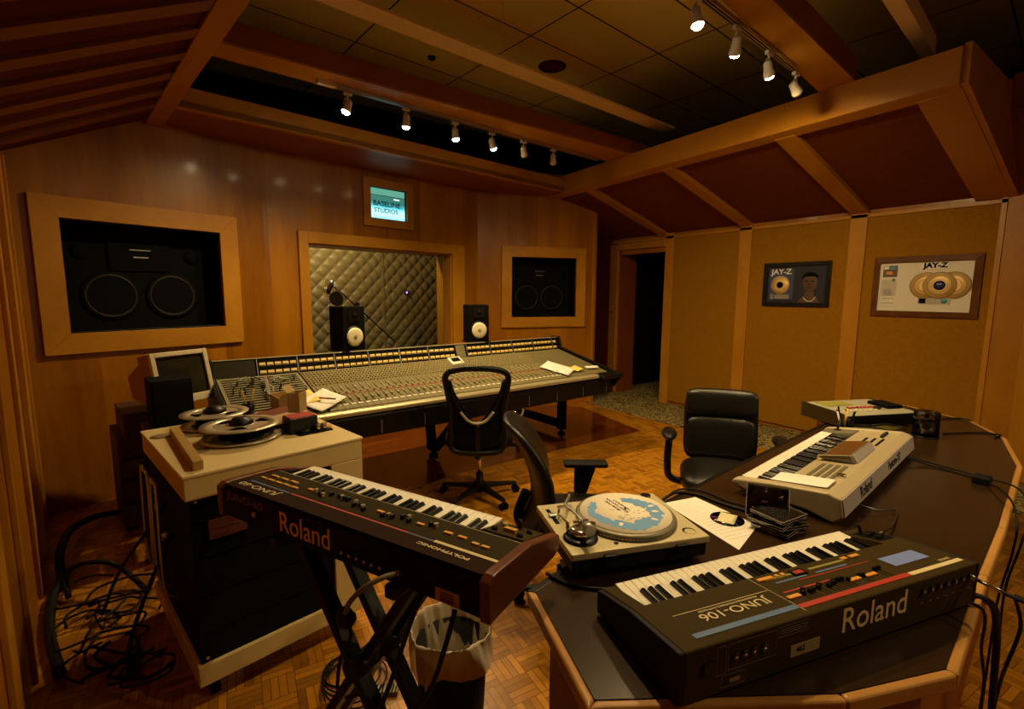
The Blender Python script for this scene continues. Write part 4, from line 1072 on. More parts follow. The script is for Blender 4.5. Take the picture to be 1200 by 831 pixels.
b = mb('steel')
for i in range(90):
    a = i * 2 * pi / 90; b.box(-.001, .001, -.001, .001, 0, .0001) if False else None
    c = V((PX + .1655 * cos(a), PY + .1655 * sin(a), zt + .008)); b.cyl(c, c + V((cos(a), sin(a), 0)) * .0012, .0016, n=5)
b.build('strobe_dots', plt)['kind'] = 'stuff'
ms = mat('slipmat_felt', (.80, .74, .60), .8, spec=.2)
b = mb(ms); b.lathe([(0, zt + .020), (.151, zt + .020), (.151, zt + .0225), (0, zt + .0225)], 64, o=(PX, PY, 0)); mt_ = b.build('slipmat', t)
blue_ = mat('slipmat_blue', (.14, .33, .62), .7)
b = mb(blue_); zz = zt + .0226
def blob(cx, cy, rx, ry, rot, lob=7, ph=0, amp=.16, n=42):
    pts = []
    for i in range(n):
        a = 2 * pi * i / n; r = 1 + amp * cos(lob * a + ph) + amp * .5 * cos((lob + 3) * a)
        x, y = rx * r * cos(a), ry * r * sin(a); pts.append((PX + cx + x * cos(rot) - y * sin(rot), PY + cy + x * sin(rot) + y * cos(rot)))
    return pts
k_ = 0
for a0, rr, rx, ry in ((200, .105, .046, .020), (235, .10, .040, .026), (262, .112, .040, .020), (285, .095, .045, .030), (310, .10, .036, .022), (345, .10, .040, .026), (8, .105, .030, .022), (28, .09, .040, .026), (52, .09, .034, .020), (150, .11, .042, .014), (175, .115, .03, .014)):
    a = rad(a0); pts = blob(rr * cos(a), rr * sin(a), rx, ry, a + pi / 2, 5 + k_ % 4, k_, .14); b.prism(pts, zz, zz + .0004 + k_ * .00003); k_ += 1
pr = b.build('slipmat_print', mt_)
b = mb(ms); 
for a0, rr in ((235, .10), (8, .105), (345, .10), (310, .1)):
    a = rad(a0); b.prism(blob(rr * cos(a), rr * sin(a), .012, .007, a, 3, 0, .05, 18), zz + .001, zz + .0012)
b.build('print_letter_gap', mt_)
b = mb('matte')
for i, (s__, y__) in enumerate((('SUPPORT YOUR LOCAL', .0), ('FAVOURITE D J S', .016), ('RECORD STORE', -.016))): b.text(s__, .0115, TR(PX - .005 + y__, PY + .05, zz + .0002) @ RZ(pi / 2 + .2), .0002, .0003)
for i in range(26):
    x, y = random.uniform(-.05, .06), random.uniform(-.06, .03); b.box(PX + x - .004, PX + x + .004, PY + y - .0008, PY + y + .0012, zz, zz + .0003)
b.build('print_lines', mt_)['kind'] = 'stuff'
mb('chrome').cyl((PX, PY, zt + .02), (PX, PY, zt + .034), .0036, n=12).build('spindle', plt)
# tonearm assembly at the near left corner
ax, ay = .062, .085
b = mb('black'); b.lathe([(.0, zt), (.052, zt), (.054, zt + .004), (.046, zt + .010), (.0, zt + .010)], 40, o=(ax, ay, 0)); tb = b.build('tonearm_base', t)
b = mb('chrome'); b.lathe([(.032, zt + .01), (.032, zt + .03), (.026, zt + .034), (.0, zt + .034)], 32, o=(ax, ay, 0)); b.build('height_ring', tb)
b = mb('chrome'); b.beam((ax - .022, ay, zt + .034), (ax - .022, ay, zt + .064), .006, .018); b.beam((ax + .022, ay, zt + .034), (ax + .022, ay, zt + .064), .006, .018); b.cyl((ax - .024, ay, zt + .055), (ax + .024, ay, zt + .055), .005, n=10); b.build('gimbal', tb)
b = mb('steel'); b.tube([(ax + .004, ay - .03, zt + .055), (ax + .004, ay + .06, zt + .055), (ax - .002, ay + .12, zt + .052), (ax + .022, ay + .17, zt + .05), (ax + .045, ay + .21, zt + .045)], .0048, n=10); arm = b.build('tonearm', t)
b = mb('black'); b.beam((ax + .042, ay + .205, zt + .043), (ax + .062, ay + .240, zt + .040), .018, .010); b.use('chrome').cyl((ax + .038, ay + .2, zt + .045), (ax + .046, ay + .212, zt + .044), .007, n=12); b.build('headshell', arm)
b = mb('steel'); b.cyl((ax + .004, ay - .065, zt + .055), (ax + .004, ay - .03, zt + .055), .017, n=24); b.use('black').cyl((ax + .004, ay - .031, zt + .055), (ax + .004, ay - .024, zt + .055), .016, n=24); b.build('counterweight', arm)
b = mb('chrome'); b.cyl((ax - .035, ay + .02, zt + .01), (ax - .035, ay + .02, zt + .045), .006, n=12); b.beam((ax - .035, ay + .02, zt + .045), (ax - .052, ay + .045, zt + .06), .004, .004); b.build('cue_lever', tb)
b = mb('chrome'); b.cyl((ax + .042, ay + .01, zt + .01), (ax + .042, ay + .01, zt + .036), .010, n=16); b.cyl((ax + .042, ay + .01, zt + .036), (ax + .042, ay + .01, zt + .040), .012, n=16); b.build('anti_skate_dial', tb)
b = mb('chrome'); b.cyl((ax - .02, ay + .14, zt), (ax - .02, ay + .14, zt + .04), .004, n=10); b.box(ax - .026, ax + .006, ay + .136, ay + .144, zt + .036, zt + .044); b.build('arm_rest', t)
b = mb('matte'); b.box(.020, .034, .19, .300, zt, zt + .0008); pf = b.build('pitch_slot', t)
b = mb('steel'); b.box(.014, .040, .235, .255, zt, zt + .010); b.build('pitch_fader', pf, bevel=.002)
b = mb('matte'); b.lathe([(0, zt), (.021, zt), (.021, zt + .0006), (0, zt + .0006)], 28, o=(Wt - .045, .045, 0)); b.use('ttdeck').lathe([(0, zt + .0006), (.018, zt + .0006), (.016, zt + .0012), (0, zt + .0012)], 28, o=(Wt - .045, .040, 0)); b.build('adapter_well', t)
b = mb('black'); b.cyl((.155, .030, zt), (.155, .030, zt + .002), .007, n=16); b.build('rear_cap', t)
b = mb('chrome'); b.cyl((Wt - .05, Dt - .035, zt), (Wt - .05, Dt - .035, zt + .012), .018, n=24); b.use('black').cyl((Wt - .05, Dt - .035, zt + .012), (Wt - .05, Dt - .035, zt + .014), .008, n=16); b.build('power_dial', t)
b = mb('ttdeck'); b.box(Wt - .12, Wt - .08, Dt - .05, Dt - .02, zt, zt + .004); b.build('start_button', t, bevel=.001)
b = mb('chrome'); b.cyl((.10, Dt - .03, zt), (.10, Dt - .03, zt + .018), .006, n=12); b.build('target_light', t)
for x in (.10, .34):
    b = mb('black'); b.box(x, x + .04, -.012, .004, zt - .03, zt - .012); b.build('lid_hinge', t, bevel=.002)

# ---- workstation keyboard
t = thing('keyboard_workstation', 'silver workstation keyboard with a tilted screen, in the middle of the desk', 'keyboard', (1.955, .655, DZ), .100)
MT['silver'] = mat('silver_casing', (.50, .42, .26), .45, metal=.1)
MT['lilac'] = mat('lilac_rear_panel', (.42, .38, .38), .5)
MT['greykeys'] = mat('grey_panel', (.17, .15, .09), .5)
L = 1.25
b = mb('silver'); b.profile([(.02, .020), (.0, .030), (.012, .098), (.055, .108), (.235, .086), (.235, .045), (.395, .042), (.40, .025), (.38, .012)], .035, L - .035); b.build('casing', t, bevel=.004)
b = mb('lilac'); b.profile([(.0, .032), (.012, .096), (.008, .097), (-.004, .033)], .01, L - .01); b.build('rear_panel', t)
for x0, x1 in ((0, .05), (L - .05, L)):
    b = mb('silver'); b.profile([(.03, .0), (.0, .03), (.012, .100), (.055, .112), (.24, .092), (.400, .066), (.412, .050), (.36, .030), (.12, .022)], x0, x1); b.build('end_cheek', t, bevel=.008, seg=3)
b = mb('greykeys'); b.profile([(.238, .05), (.238, .088), (.395, .066), (.398, .05)], 1.10, L - .045); b.build('control_block', t, bevel=.003)
keyset(t, 1.095, .055, 45, .240, .392, .068, start=2)
Ft = TR(0, .055, .108) @ RX(-.122)
def onF(m): b = mb(m); b.T = Ft; return b
b = mb('greykeys'); b.T = TR(.46, .10, .105) @ RX(-.05); b.profile([(-.02, .0), (.0, .034), (.11, .014), (.12, .0)], 0, .34); sb_ = b.build('screen_hood', t, bevel=.005)
b = mb('silver'); b.T = TR(.46, .10, .105) @ RX(-.05); b.profile([(.0, .0345), (-.004, .037), (.122, .016), (.126, .002), (.12, .0), (.112, .014)], -.006, .002); b.build('hood_rim', sb_, bevel=.002)
b = mb(mat('screen_glass', (.16, .07, .02), .15)); b.T = TR(.46, .10, .139) @ RX(-.23); b.box(.014, .325, .008, .106, -.001, .0025); b.build('display_panel', sb_)
b = mb('lilac'); b.T = TR(.46, .10, .105) @ RX(-.05); b.hull([(.02, -.022, .002), (.32, -.022, .002), (.32, -.003, .032), (.02, -.003, .032)], [(.02, -.024, .002), (.32, -.024, .002), (.32, -.005, .033), (.02, -.005, .033)]); b.build('hood_back', sb_)
for i in range(6):
    for j in range(4):
        x, y = .20 + i * .036, .035 + j * .028; b = onF('greykeys'); b.box(x, x + .028, y, y + .016, 0, .004); b.build('pad_button', t, bevel=.001)
b = onF('chrome'); b.cyl((.245, .02, 0), (.245, .02, .012), .018, .016, n=28); b.build('value_dial', t)
for i in range(6):
    for j in range(3):
        x, y = .86 + i * .028, .03 + j * .035; b = onF('matte'); b.box(x, x + .018, y, y + .010, 0, .004); b.build('menu_button', t)
for i in range(4):
    b = onF('black'); x = 1.06 + i * .032; b.cyl((x, .05, 0), (x, .05, .014), .009, .008, n=16); b.build('control_knob', t)
b = mb('black'); b.cyl((1.165, .33, .078), (1.165, .33, .112), .006, n=10); b.cyl((1.165, .33, .07), (1.165, .33, .08), .018, n=18); b.build('bender_lever', t)
b = mb('matte'); b.text('Roland', .062, TR(.31, .0012, .064) @ RX(pi / 2 - .15), .0004, .001); b.build('maker_text', t)
b = mb('matte'); b.text('Fantom-X7', .052, TR(.80, .0012, .064) @ RX(pi / 2 - .15), .0004, .0012); b.build('model_text', t)
def Fw(x, y, z): return M4.Translation((1.955, .655, DZ)) @ RZ(.100) @ V((x, y, z))
pg = thing('paper_strip', 'cream paper strip lying across the near end of the silver workstation keyboard', 'paper', Fw(.10, .17, .1035), .100 + .02)
b = mb('paper'); b.T = RX(-.122); b.box(-.06, .06, -.10, .10, 0, .0012); b.build('sheet', pg)

# ---- sampler at the far end
sp_ = P(991, 504, DZ); t = thing('sampler', 'grey-green sampling drum machine at the far end of the desk', 'sampler', (sp_.x, sp_.y, DZ), -.42)
b = mb(mat('sampler_casing', (.36, .35, .25), .5)); Ls, Ds = .54, .34
b.profile([(.0, .02), (.0, .088), (.03, .095), (Ds, .105), (Ds, .02)], 0, Ls); b.build('casing', t, bevel=.006)
b = mb('matte'); b.profile([(.0, .012), (-.004, .07), (.0, .086), (.03, .088), (.03, .012)], .01, Ls - .01); b.build('front_base', t)
for x0, x1 in ((-.012, 0), (Ls, Ls + .012)): b = mb('synth'); b.profile([(-.01, .01), (-.012, .088), (.03, .10), (Ds + .01, .11), (Ds + .01, .01)], x0, x1); b.build('end_cheek', t, bevel=.003)
def onM(m): b = mb(m); b.T = TR(0, .03, .0955) @ RX(.032); return b
b = onM('olive'); b.box(.05, .26, .17, .28, 0, .003); b.build('display', t)
b = onM('matte'); b.box(.40, .52, .05, .20, .0, .022); b.build('pad_grid_block', t, bevel=.004)
for i in range(6):
    b = onM('redstripe'); x = .15 + i * .035; b.box(x, x + .025, .10, .125, 0, .005); b.build('function_button', t)
for i in range(8):
    b = onM('cream_ink'); x = .06 + i * .04; b.box(x, x + .02, .04, .06, 0, .004); b.build('soft_button', t)
b = onM('black'); b.cyl((.34, .07, 0), (.34, .07, .012), .022, n=24); b.build('data_wheel', t)

# ---- pen holder
t = thing('pen_holder', 'black wire pen cup with pens and markers near the far bend of the desk', 'pen holder', (3.30, 1.14, DZ))
b = mb('black')
for z in (.0, .05, .095): b.lathe([(.036, z), (.038, z + .002), (.036, z + .004), (.034, z + .002)], 20)
for i in range(16):
    a = i * pi / 8; b.cyl((.036 * cos(a), .036 * sin(a), 0), (.036 * cos(a), .036 * sin(a), .098), .0035, n=4)
b.lathe([(0, 0), (.036, 0), (.036, .003), (0, .003)], 20); b.build('cup', t)
for i, (a, l_, m_, r_) in enumerate(((.3, .15, 'yellow', .004), (1.4, .16, 'matte', .005), (2.3, .14, 'paper', .0045), (3.4, .155, 'amber', .004), (4.4, .15, 'matte', .006), (5.3, .165, 'steel', .004))):
    p = thing('pen', ('yellow pencil leaning in the wire cup', 'thin black marker standing in the wire cup', 'white pen standing in the wire cup', 'amber pencil in the wire cup', 'thick black marker in the wire cup', 'steel coloured pen, tallest in the wire cup')[i], 'pen', (3.30, 1.14, DZ + .004))
    b = mb(m_); b.cyl((.012 * cos(a), .012 * sin(a), 0), (.05 * cos(a), .05 * sin(a), l_), r_, n=10); b.build('barrel', p)
    b = mb('matte' if m_ != 'matte' else 'steel'); d_ = V((.038 * cos(a), .038 * sin(a), l_)).normalized(); e_ = V((.05 * cos(a), .05 * sin(a), l_)); b.cyl(e_, e_ + d_ * .012, r_ * 1.05, r_ * .5, n=10); b.build('tip', p)

# ---- clear cassette boxes between pen cup and sampler
MT['clear'] = None
cm = gm.copy(); cm.name = 'clear_plastic'
for n_ in cm.node_tree.nodes:
    if n_.type == 'BSDF_TRANSPARENT': n_.inputs[0].default_value = (.80, .77, .70, 1)
    if n_.type == 'FRESNEL': n_.inputs[0].default_value = 1.75
    if n_.type == 'BSDF_GLOSSY': n_.inputs[1].default_value = .12
MT['clear'] = cm
for k_, (px, py, z, rz, lab) in enumerate(((1010, 513, 0, -.35, 'clear disc case lying left in the row before the sampler'), (1036, 514, 0, -.5, 'clear disc case lying in the middle of the row before the sampler'), (1012, 506, .022, -.6, 'clear disc case lying upper left before the sampler'), (1040, 505, .022, -.3, 'clear disc case lying on top at the right before the sampler'), (1056, 512, .0, -.2, 'clear disc case nearest the disc spindle'))):
    p_ = P(px, py, DZ + .01)
    t = thing('disc_case', lab, 'disc case', (p_.x, p_.y, DZ + z), rz, 'clear disc cases before the sampler')
    b = mb('clear'); b.box(-.065, .065, -.055, .055, 0, .020); b.build('shell', t, bevel=.002)
    b = mb('olive' if k_ % 2 else 'steel'); b.box(-.05, .05, -.04, .04, .008, .010); b.build('insert_card', t)

# ---- disc spindle
p_ = P(1089, 514, DZ)
t = thing('disc_spindle', 'clear cylindrical tub of blank discs standing beside the sampler', 'disc tub', (p_.x + .035, p_.y + .03, DZ))
b = mb('black'); b.lathe([(0, 0), (.066, 0), (.066, .008), (.0, .010)], 40); b.build('base', t)
b = mb('clear'); b.lathe([(.064, .008), (.064, .150), (.058, .156), (.0, .156), (.0, .153), (.056, .153), (.061, .149), (.061, .008)], 40); b.build('cover', t)
b = mb(mat('disc_stack', (.14, .13, .10), .3, metal=.5)); b.lathe([(.0, .01), (.058, .01), (.058, .115), (.0, .115)], 40); b.build('disc_stack', t)
b = mb('black'); b.cyl((0, 0, .115), (0, 0, .145), .010, n=14); b.build('post', t)

# ---- sheet, disc and note beside the turntable
def flat_thing(name, label, cat, pts, z, th, m, part):
    c = sum((V((*p, 0)) for p in pts), V((0, 0, 0))) / len(pts); t = thing(name, label, cat, (c.x, c.y, z))
    b = mb(m); b.prism([(p[0] - c.x, p[1] - c.y) for p in pts], 0, th); b.build(part, t); return t
pp = [P(*q, DZ) for q in ((778, 590), (815, 583), (888, 616), (866, 645))]
sh = flat_thing('paper_sheet', 'white typed sheet on the desk between turntable and keyboards, a disc on it', 'paper', [(p.x, p.y) for p in pp], DZ + .0005, .001, 'paper', 'sheet')
b = mb(mat('faint_ink', (.35, .30, .25), .8)); 
u_ = (pp[3] - pp[0]); v_ = (pp[1] - pp[0]); c_ = sh.location
for i in range(14):
    f_ = .12 + i * .055; a = pp[0] + u_ * f_ + v_ * .12; e = pp[0] + u_ * f_ + v_ * (.6 + .25 * ((i * 7) % 3) / 2); dd = u_.normalized() * .0012
    z_ = V((0, 0, .0012)); cc = V((c_.x, c_.y, DZ)); b.hull([a - cc + z_, e - cc + z_, e - cc + dd + z_, a - cc + dd + z_], [a - cc + z_ * 1.1, e - cc + z_ * 1.1, e - cc + dd + z_ * 1.1, a - cc + dd + z_ * 1.1])
b.build('typed_lines', sh)['kind'] = 'stuff'
pd = P(852, 609, DZ)
t = thing('compact_disc', 'dark mirrored disc lying on the white sheet', 'disc', (pd.x, pd.y, DZ + .002))
m, nt, bs = newmat('disc_mirror'); bs.inputs['Base Color'].default_value = (.12, .08, .12, 1); bs.inputs['Metallic'].default_value = 1; bs.inputs['Roughness'].default_value = .12; MT['discm'] = m
b = mb('discm'); b.lathe([(.0, 0), (.060, 0), (.060, .0012), (.0, .0012)], 48); b.build('disc', t)
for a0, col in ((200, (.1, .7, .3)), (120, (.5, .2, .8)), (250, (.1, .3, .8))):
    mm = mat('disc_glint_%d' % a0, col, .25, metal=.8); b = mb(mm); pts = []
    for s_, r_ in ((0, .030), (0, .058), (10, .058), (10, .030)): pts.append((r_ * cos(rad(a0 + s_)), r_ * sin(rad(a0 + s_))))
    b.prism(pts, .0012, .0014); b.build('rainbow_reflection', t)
t = thing('sticky_note', 'cream square note stuck on the mirrored disc', 'note', (pd.x, pd.y, DZ + .0038), .35)
b = mb(mat('pale_note', (.78, .70, .42), .8)); b.grid(lambda u, v: ((u - .5) * .078, (v - .5) * .060, .004 * u * u), 6, 4); b.build('note', t, solid=.0004)

# ---- pile of jewel cases, topmost leaning
base = P(915, 622, DZ); base = V((base.x + .02, base.y + .03, DZ)); zc = 0
labs = ['clear jewel case at the bottom of the untidy pile', 'clear jewel case second from the bottom of the pile', 'clear jewel case third from the bottom of the pile', 'clear jewel case in the middle of the pile, turned askew', 'clear jewel case fifth up in the pile', 'clear jewel case second from the top of the pile']
jc = thing('jewel_case', labs[0], 'disc case', (base.x, base.y, DZ), -.4, 'jewel cases piled by the workstation')
b = mb('clear'); 
b.box(-.071, .071, -.0625, .0625, 0, .0012); b.box(-.071, .071, -.0625, .0625, .0088, .010); b.box(-.071, -.069, -.0625, .0625, .001, .009); b.box(.069, .071, -.0625, .0625, .001, .009); b.box(-.069, .069, -.0625, -.0605, .001, .009); b.build('shell', jc)
b = mb('black'); b.box(-.066, .066, -.059, .059, .002, .005); b.build('tray', jc)
b = mb(mat('acrylic_edge_highlight', (.55, .48, .36), .3))  # pale strips painting the bright edge highlights of the clear plastic
for z_ in (.0, .0094):
    b.box(-.0715, .0715, -.0632, -.0622, z_, z_ + .0008); b.box(-.0715, -.0705, -.063, .063, z_, z_ + .0008); b.box(.0705, .0715, -.063, .063, z_, z_ + .0008)
b.build('case_edge_highlight', jc)
b = mb('discm'); b.lathe([(0, .005), (.059, .005), (.059, .0062), (0, .0062)], 40); b.build('disc', jc)
for i, lab in enumerate(labs[1:], 1):
    q = dup(jc, (base.x + random.uniform(-.022, .022), base.y + random.uniform(-.016, .016), DZ + i * .0104), -.4 + random.uniform(-.5, .5), lab)
q = dup(jc, (base.x + .025, base.y + .045, DZ + .0665), None, 'clear jewel case leaning up on the pile with a purple glinting disc'); q.rotation_euler = (rad(48), 0, rad(-62))
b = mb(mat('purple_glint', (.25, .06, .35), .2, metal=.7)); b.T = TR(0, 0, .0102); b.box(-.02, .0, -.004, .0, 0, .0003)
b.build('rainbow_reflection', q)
# ================================================================ wood-cheeked synthesizer on the X stand
JZ = .867; JY = -1.15
t = thing('synthesizer', 'wood-cheeked synthesizer on the black X stand, amber buttons on its panel', 'keyboard', (.317, 1.304, JZ), JY)
J6 = t
W = 1.061; sd = .028
chk = wood('walnut_cheek', (.085, .018, .003), (.17, .040, .005), (1, 1, 1), .35, coat=.2)
for s_ in (-1, 1):
    x0 = s_ * W / 2; b = mb(chk); b.profile([(-.004, .0), (-.006, .098), (.012, .110), (.03, .110), (.19, .100), (.355, .052), (.356, .012), (.33, .0)], min(x0, x0 - s_ * sd), max(x0, x0 - s_ * sd)); b.build('wood_cheek', t, bevel=.004)
cs_ = mat('brown_black_casing', (.006, .003, .0012), .6, spec=.12)
b = mb(cs_); b.profile([(.002, .004), (.0, .095), (.012, .104), (.028, .104), (.205, .088), (.205, .055), (.335, .036), (.338, .01)], -W / 2 + sd, W / 2 - sd); b.build('casing', t, bevel=.002)
for x0, x1 in ((-W / 2 + sd, -.491), (.358, W / 2 - sd)):
    b = mb(cs_); b.profile([(.20, .05), (.20, .0885), (.338, .052), (.338, .04)], x0, x1); b.build('key_block', t, bevel=.002)
keyset(t, .356, -.489, 36, .208, .336, .066)
# top panel frame
Kt = TR(0, .028, .1045) @ RX(-.0902)
def onK(m): b = mb(m); b.T = Kt; return b
def kbox(name, m, x0, x1, y0, y1, h=.0007, par=None):
    b = onK(m); b.box(x0, x1, y0, y1, 0, h); return b.build(name, par or t)
kbox('red_stripe', 'redstripe', -.26, .22, .045, .052); kbox('blue_stripe', 'bluestripe', -.47, -.27, .045, .052); kbox('violet_stripe', mat('violet_stripe', (.10, .06, .14), .5), .22, .31, .045, .052); kbox('cream_stripe', 'cream_ink', .31, .50, .045, .056)
kbox('panel_line', 'cream_ink', -.50, .50, .170, .1712, .0004)
for x0 in (-.47, -.43, -.39, -.35, -.31): kbox('program_button', 'amber', x0, x0 + .030, .080, .089, .005)
for x0 in (-.46, -.41, -.36): kbox('program_button', 'amber', x0, x0 + .036, .113, .123, .005)
for x0 in (-.25, .055, .205, .30, .345): kbox('push_button', 'orange', x0, x0 + .026, .099, .109, .005)
for x0 in (.395, .425): kbox('push_button', 'amber', x0, x0 + .022, .088, .098, .005)
for i, x in enumerate([-.21, -.195, -.18, -.165, -.15, -.12, -.105, -.09, -.075, -.04, -.025, -.01, .005, .02, .095, .11, .125, .15, .165, .18, .245, .26]):
    sl_ = kbox('slider_slot', 'matte', x - .001, x + .001, .070, .135, .0005)
    yy = .10 + random.uniform(-.018, .018); kbox('slider_cap', 'knob' if i % 3 == 0 else 'black', x - .0045, x + .0045, yy - .006, yy + .006, .012, sl_)
kbox('control_panel', mat('olive_control_panel', (.030, .022, .006), .7, spec=.08), -.50, .50, .058, .168, .0004); kbox('front_band', mat('brown_band', (.022, .008, .0025), .7, spec=.08), -.50, .50, -.02, .044, .0004)
b = onK('cream_ink'); b.text('JUNO-60', .034, TR(-.38, .018, .0006) @ RZ(pi), .0003, 0, sx=1.45); b.build('model_text', t)
b = onK('cream_ink'); b.text('POLYPHONIC', .016, TR(.36, .020, .0006) @ RZ(pi), .0003, .0004, sx=1.6); b.build('small_text', t)
# bender block
b = mb('synth'); b.T = TR(0, .205, .0885) @ RX(-.26); b.box(.365, .495, .008, .125, 0, .002); b.build('bender_panel', t)
for x, y, m_ in ((.39, .03, 'black'), (.43, .05, 'amber'), (.47, .03, 'black'), (.39, .09, 'knob'), (.47, .085, 'black')):
    b = mb(m_); b.T = TR(0, .205, .0885) @ RX(-.26)
    if m_ == 'amber': b.box(x - .018, x + .018, y - .010, y + .010, 0, .012)
    else: b.cyl((x, y, 0), (x, y, .012), .010, .008, n=16)
    b.build('bender_control', t)
b = mb('black'); b.T = TR(0, .205, .0885) @ RX(-.26); b.cyl((.43, .10, 0), (.43, .10, .03), .006, n=10); b.cyl((.43, .10, 0), (.43, .10, .004), .016, n=16); b.build('pitch_lever', t)
# rear face (tilted): frame with x along, y up
Kr = TR(0, .0, .058) @ RX(rad(59)) 
b = mb(mat('brown_ink', (.22, .10, .025), .6)); b.text('JUNO-60', .034, TR(-.385, -.0006, .076) @ RX(pi / 2), .0004, 0, sx=1.45); b.build('model_text', t)
b = mb(mat('gold_ink', (.85, .55, .16), .5)); b.text('Roland', .088, TR(-.10, -.0008, .052) @ RX(pi / 2), .0004, .0002, sx=.92); b.build('maker_text', t)
for i in range(4):
    b = mb('paper'); x = -.475 + i * .022; b.box(x, x + .004, .002, .008, .055, .067); b.build('switch_tip', t)
b = mb('amber'); b.cyl((-.335, .0, .045), (-.335, -.005, .045), .008, n=14); b.build('volume_post', t)
for i in range(6):
    x = .06 + i * .028; b = mb('black'); b.cyl((x, .002, .035), (x, -.005, .035), .0075, n=12); b.use('steel').cyl((x, -.005, .035), (x, -.006, .035), .004, n=10); b.build('jack_socket', t)
b = mb(mat('tan_label', (.42, .22, .08), .6)); b.box(.375, .445, .0, .0035, .008, .042); b.T = M4.Identity(4); lb = b.build('serial_label', t)
lb.location = (0, -.0012, 0)
b = mb('matte')
for z in (.033, .026, .019, .014): b.box(.39, .43, -.0018, -.0010, z, z + .0015)
b.build('label_lines', lb)['kind'] = 'stuff'
b = mb('steel'); b.cyl((.27, .0, .05), (.27, -.022, .05), .0065, n=14); b.build('jack_plug', t)
def Kw(x, y, z): return M4.Translation((.317, 1.304, JZ)) @ RZ(JY) @ V((x, y, z))

# X stand
t = thing('keyboard_stand', 'black double-braced X stand carrying the wood-cheeked synthesizer', 'stand', (.317, 1.304, 0), JY)
zp = .46
for y, dz in ((.10, .0), (.225, -.03)):
    off = .0
    for s_, yo in ((1, -.016), (-1, .016)):
        b = mb('black'); b.beam((-s_ * .235, y + yo, .838), (s_ * .29, y + yo, .045), .030, .048, up=V((0, 1, 0))); b.build('leg', t, bevel=.004)
    b = mb('black'); b.cyl((.003, y - .045, zp + .024), (.003, y + .045, zp + .024), .034, n=20); b.build('pivot_hub', t)
for sx in (-1, 1):
    b = mb('black'); b.beam((sx * .235, -.01, .848), (sx * .235, .33, .848), .034, .034); b.build('top_arm', t, bevel=.004)
    b = mb('rubber'); b.beam((sx * .235, -.005, .8655), (sx * .235, .325, .8655), .028, .002); b.build('rubber_sleeve', t)
    b = mb('black'); b.beam((sx * .29, .05, .028), (sx * .29, .28, .028), .034, .034); b.build('foot_bar', t, bevel=.004)
    for y in (.05, .28): b = mb('rubber'); b.cyl((sx * .29, y, 0), (sx * .29, y, .03), .022, n=14); b.build('foot_cap', t)

# waste bin with a bag
t = thing('waste_bin', 'black waste bin lined with a translucent white bag, beside the desk', 'bin', (.745, 1.40, 0))
b = mb('rubber'); b.lathe([(0, .0), (.105, 0), (.108, .01), (.128, .37), (.124, .37), (.104, .012), (0, .012)], 36); b.build('bin_body', t)
bm_, nt, bs = newmat('translucent_bag'); bs.inputs['Base Color'].default_value = (.72, .64, .48, 1); bs.inputs['Roughness'].default_value = .35; bs.inputs['Alpha'].default_value = .8
MT['bag'] = bm_
def bagf(u, v):
    a = u * 2 * pi
    if v < .35:   # outside skirt, from the bottom hem up to the rim
        q = v / .35; r = .150 - .012 * q; z = .325 + .115 * q + .010 * sin(5 * a) * (1 - q)
    else:
        q = (v - .35) / .65; r = .138 - .035 * q - .02 * q * q; z = .44 - .30 * q
    w_ = .003 * sin(9 * a + 3 * v * 4) + .002 * sin(23 * a + 7 * v) + .005 * sin(4 * a + 9 * v)
    rr = r + w_ * (1 if v < .35 else 1.3)
    z += .007 * sin(3 * a + 1.2) + .003 * sin(7 * a)
    return (rr * cos(a), rr * sin(a), z)
b = mb('bag'); b.grid(bagf, 96, 30); b.build('bin_bag', t)

# ================================================================ multitrack tape recorder
TM = V((.009, 2.046, 0)); TY = rad(10)
t = thing('tape_recorder', 'cream topped tape recorder cabinet with a black front, behind the X stand', 'tape machine', TM, TY)
MT['cream'] = mat('cream_cabinet', (.60, .47, .20), .5, var=.04)
MT['creamt'] = mat('cream_deck_plate', (.78, .63, .31), .4)
tw, td, th = .70, .82, .93
b = mb('cream'); b.box(0, tw, 0, td, th - .10, th - .012); b.build('top_frame', t, bevel=.004)
b = mb('creamt'); b.box(-.004, tw + .004, -.004, td + .004, th - .012, th); b.build('deck_plate', t, bevel=.003)
b = mb('matte'); b.box(.015, tw - .15, .015, td - .01, .17, th - .101); b.build('electronics_bay', t)
b = mb('cream'); b.box(tw - .15, tw, 0, td, .17, th - .101); b.build('side_panel', t, bevel=.003)
b = mb('cream'); b.box(0, .022, .30, td, .17, th - .101) if False else b.box(0, tw, 0, td, .085, .17); b.build('plinth', t, bevel=.004)
for x in (.06, tw - .06):
    for y in (.06, td - .06):
        b = mb('matte'); b.cyl((x - .014, y, .035), (x + .014, y, .035), .035, n=20); b.use('steel').box(x - .02, x + .02, y - .02, y + .02, .055, .086); b.build('caster', t)
for z in (.30, .45, .60, .74):
    b = mb('black'); b.box(.03, tw - .13, .010, .016, z - .0015, z + .0015); b.build('bay_seam', t)
for x, z in ((.035, .82), (tw - .135, .82), (.035, .19), (tw - .135, .19)):
    b = mb('chrome'); b.cyl((x, .015, z), (x, .009, z), .006, n=10); b.build('rack_screw', t)
b = mb(mat('brown_meter_glass', (.16, .05, .03), .2)); b.box(.07, .20, .004, .014, .66, .735); b.build('meter_window', t)
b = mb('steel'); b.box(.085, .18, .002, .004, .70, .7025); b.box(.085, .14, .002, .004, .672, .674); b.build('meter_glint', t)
for (y0, y1) in ((.25, .36), (.42, .58)):
    b = mb('steel'); b.tube([(-.004, y0, .35), (-.045, y0, .42), (-.045, y0, .80), (-.045, (y0 + y1) / 2, .83), (-.045, y1, .80), (-.045, y1, .42), (-.004, y1, .35)], .006, n=8); b.build('side_handle', t)
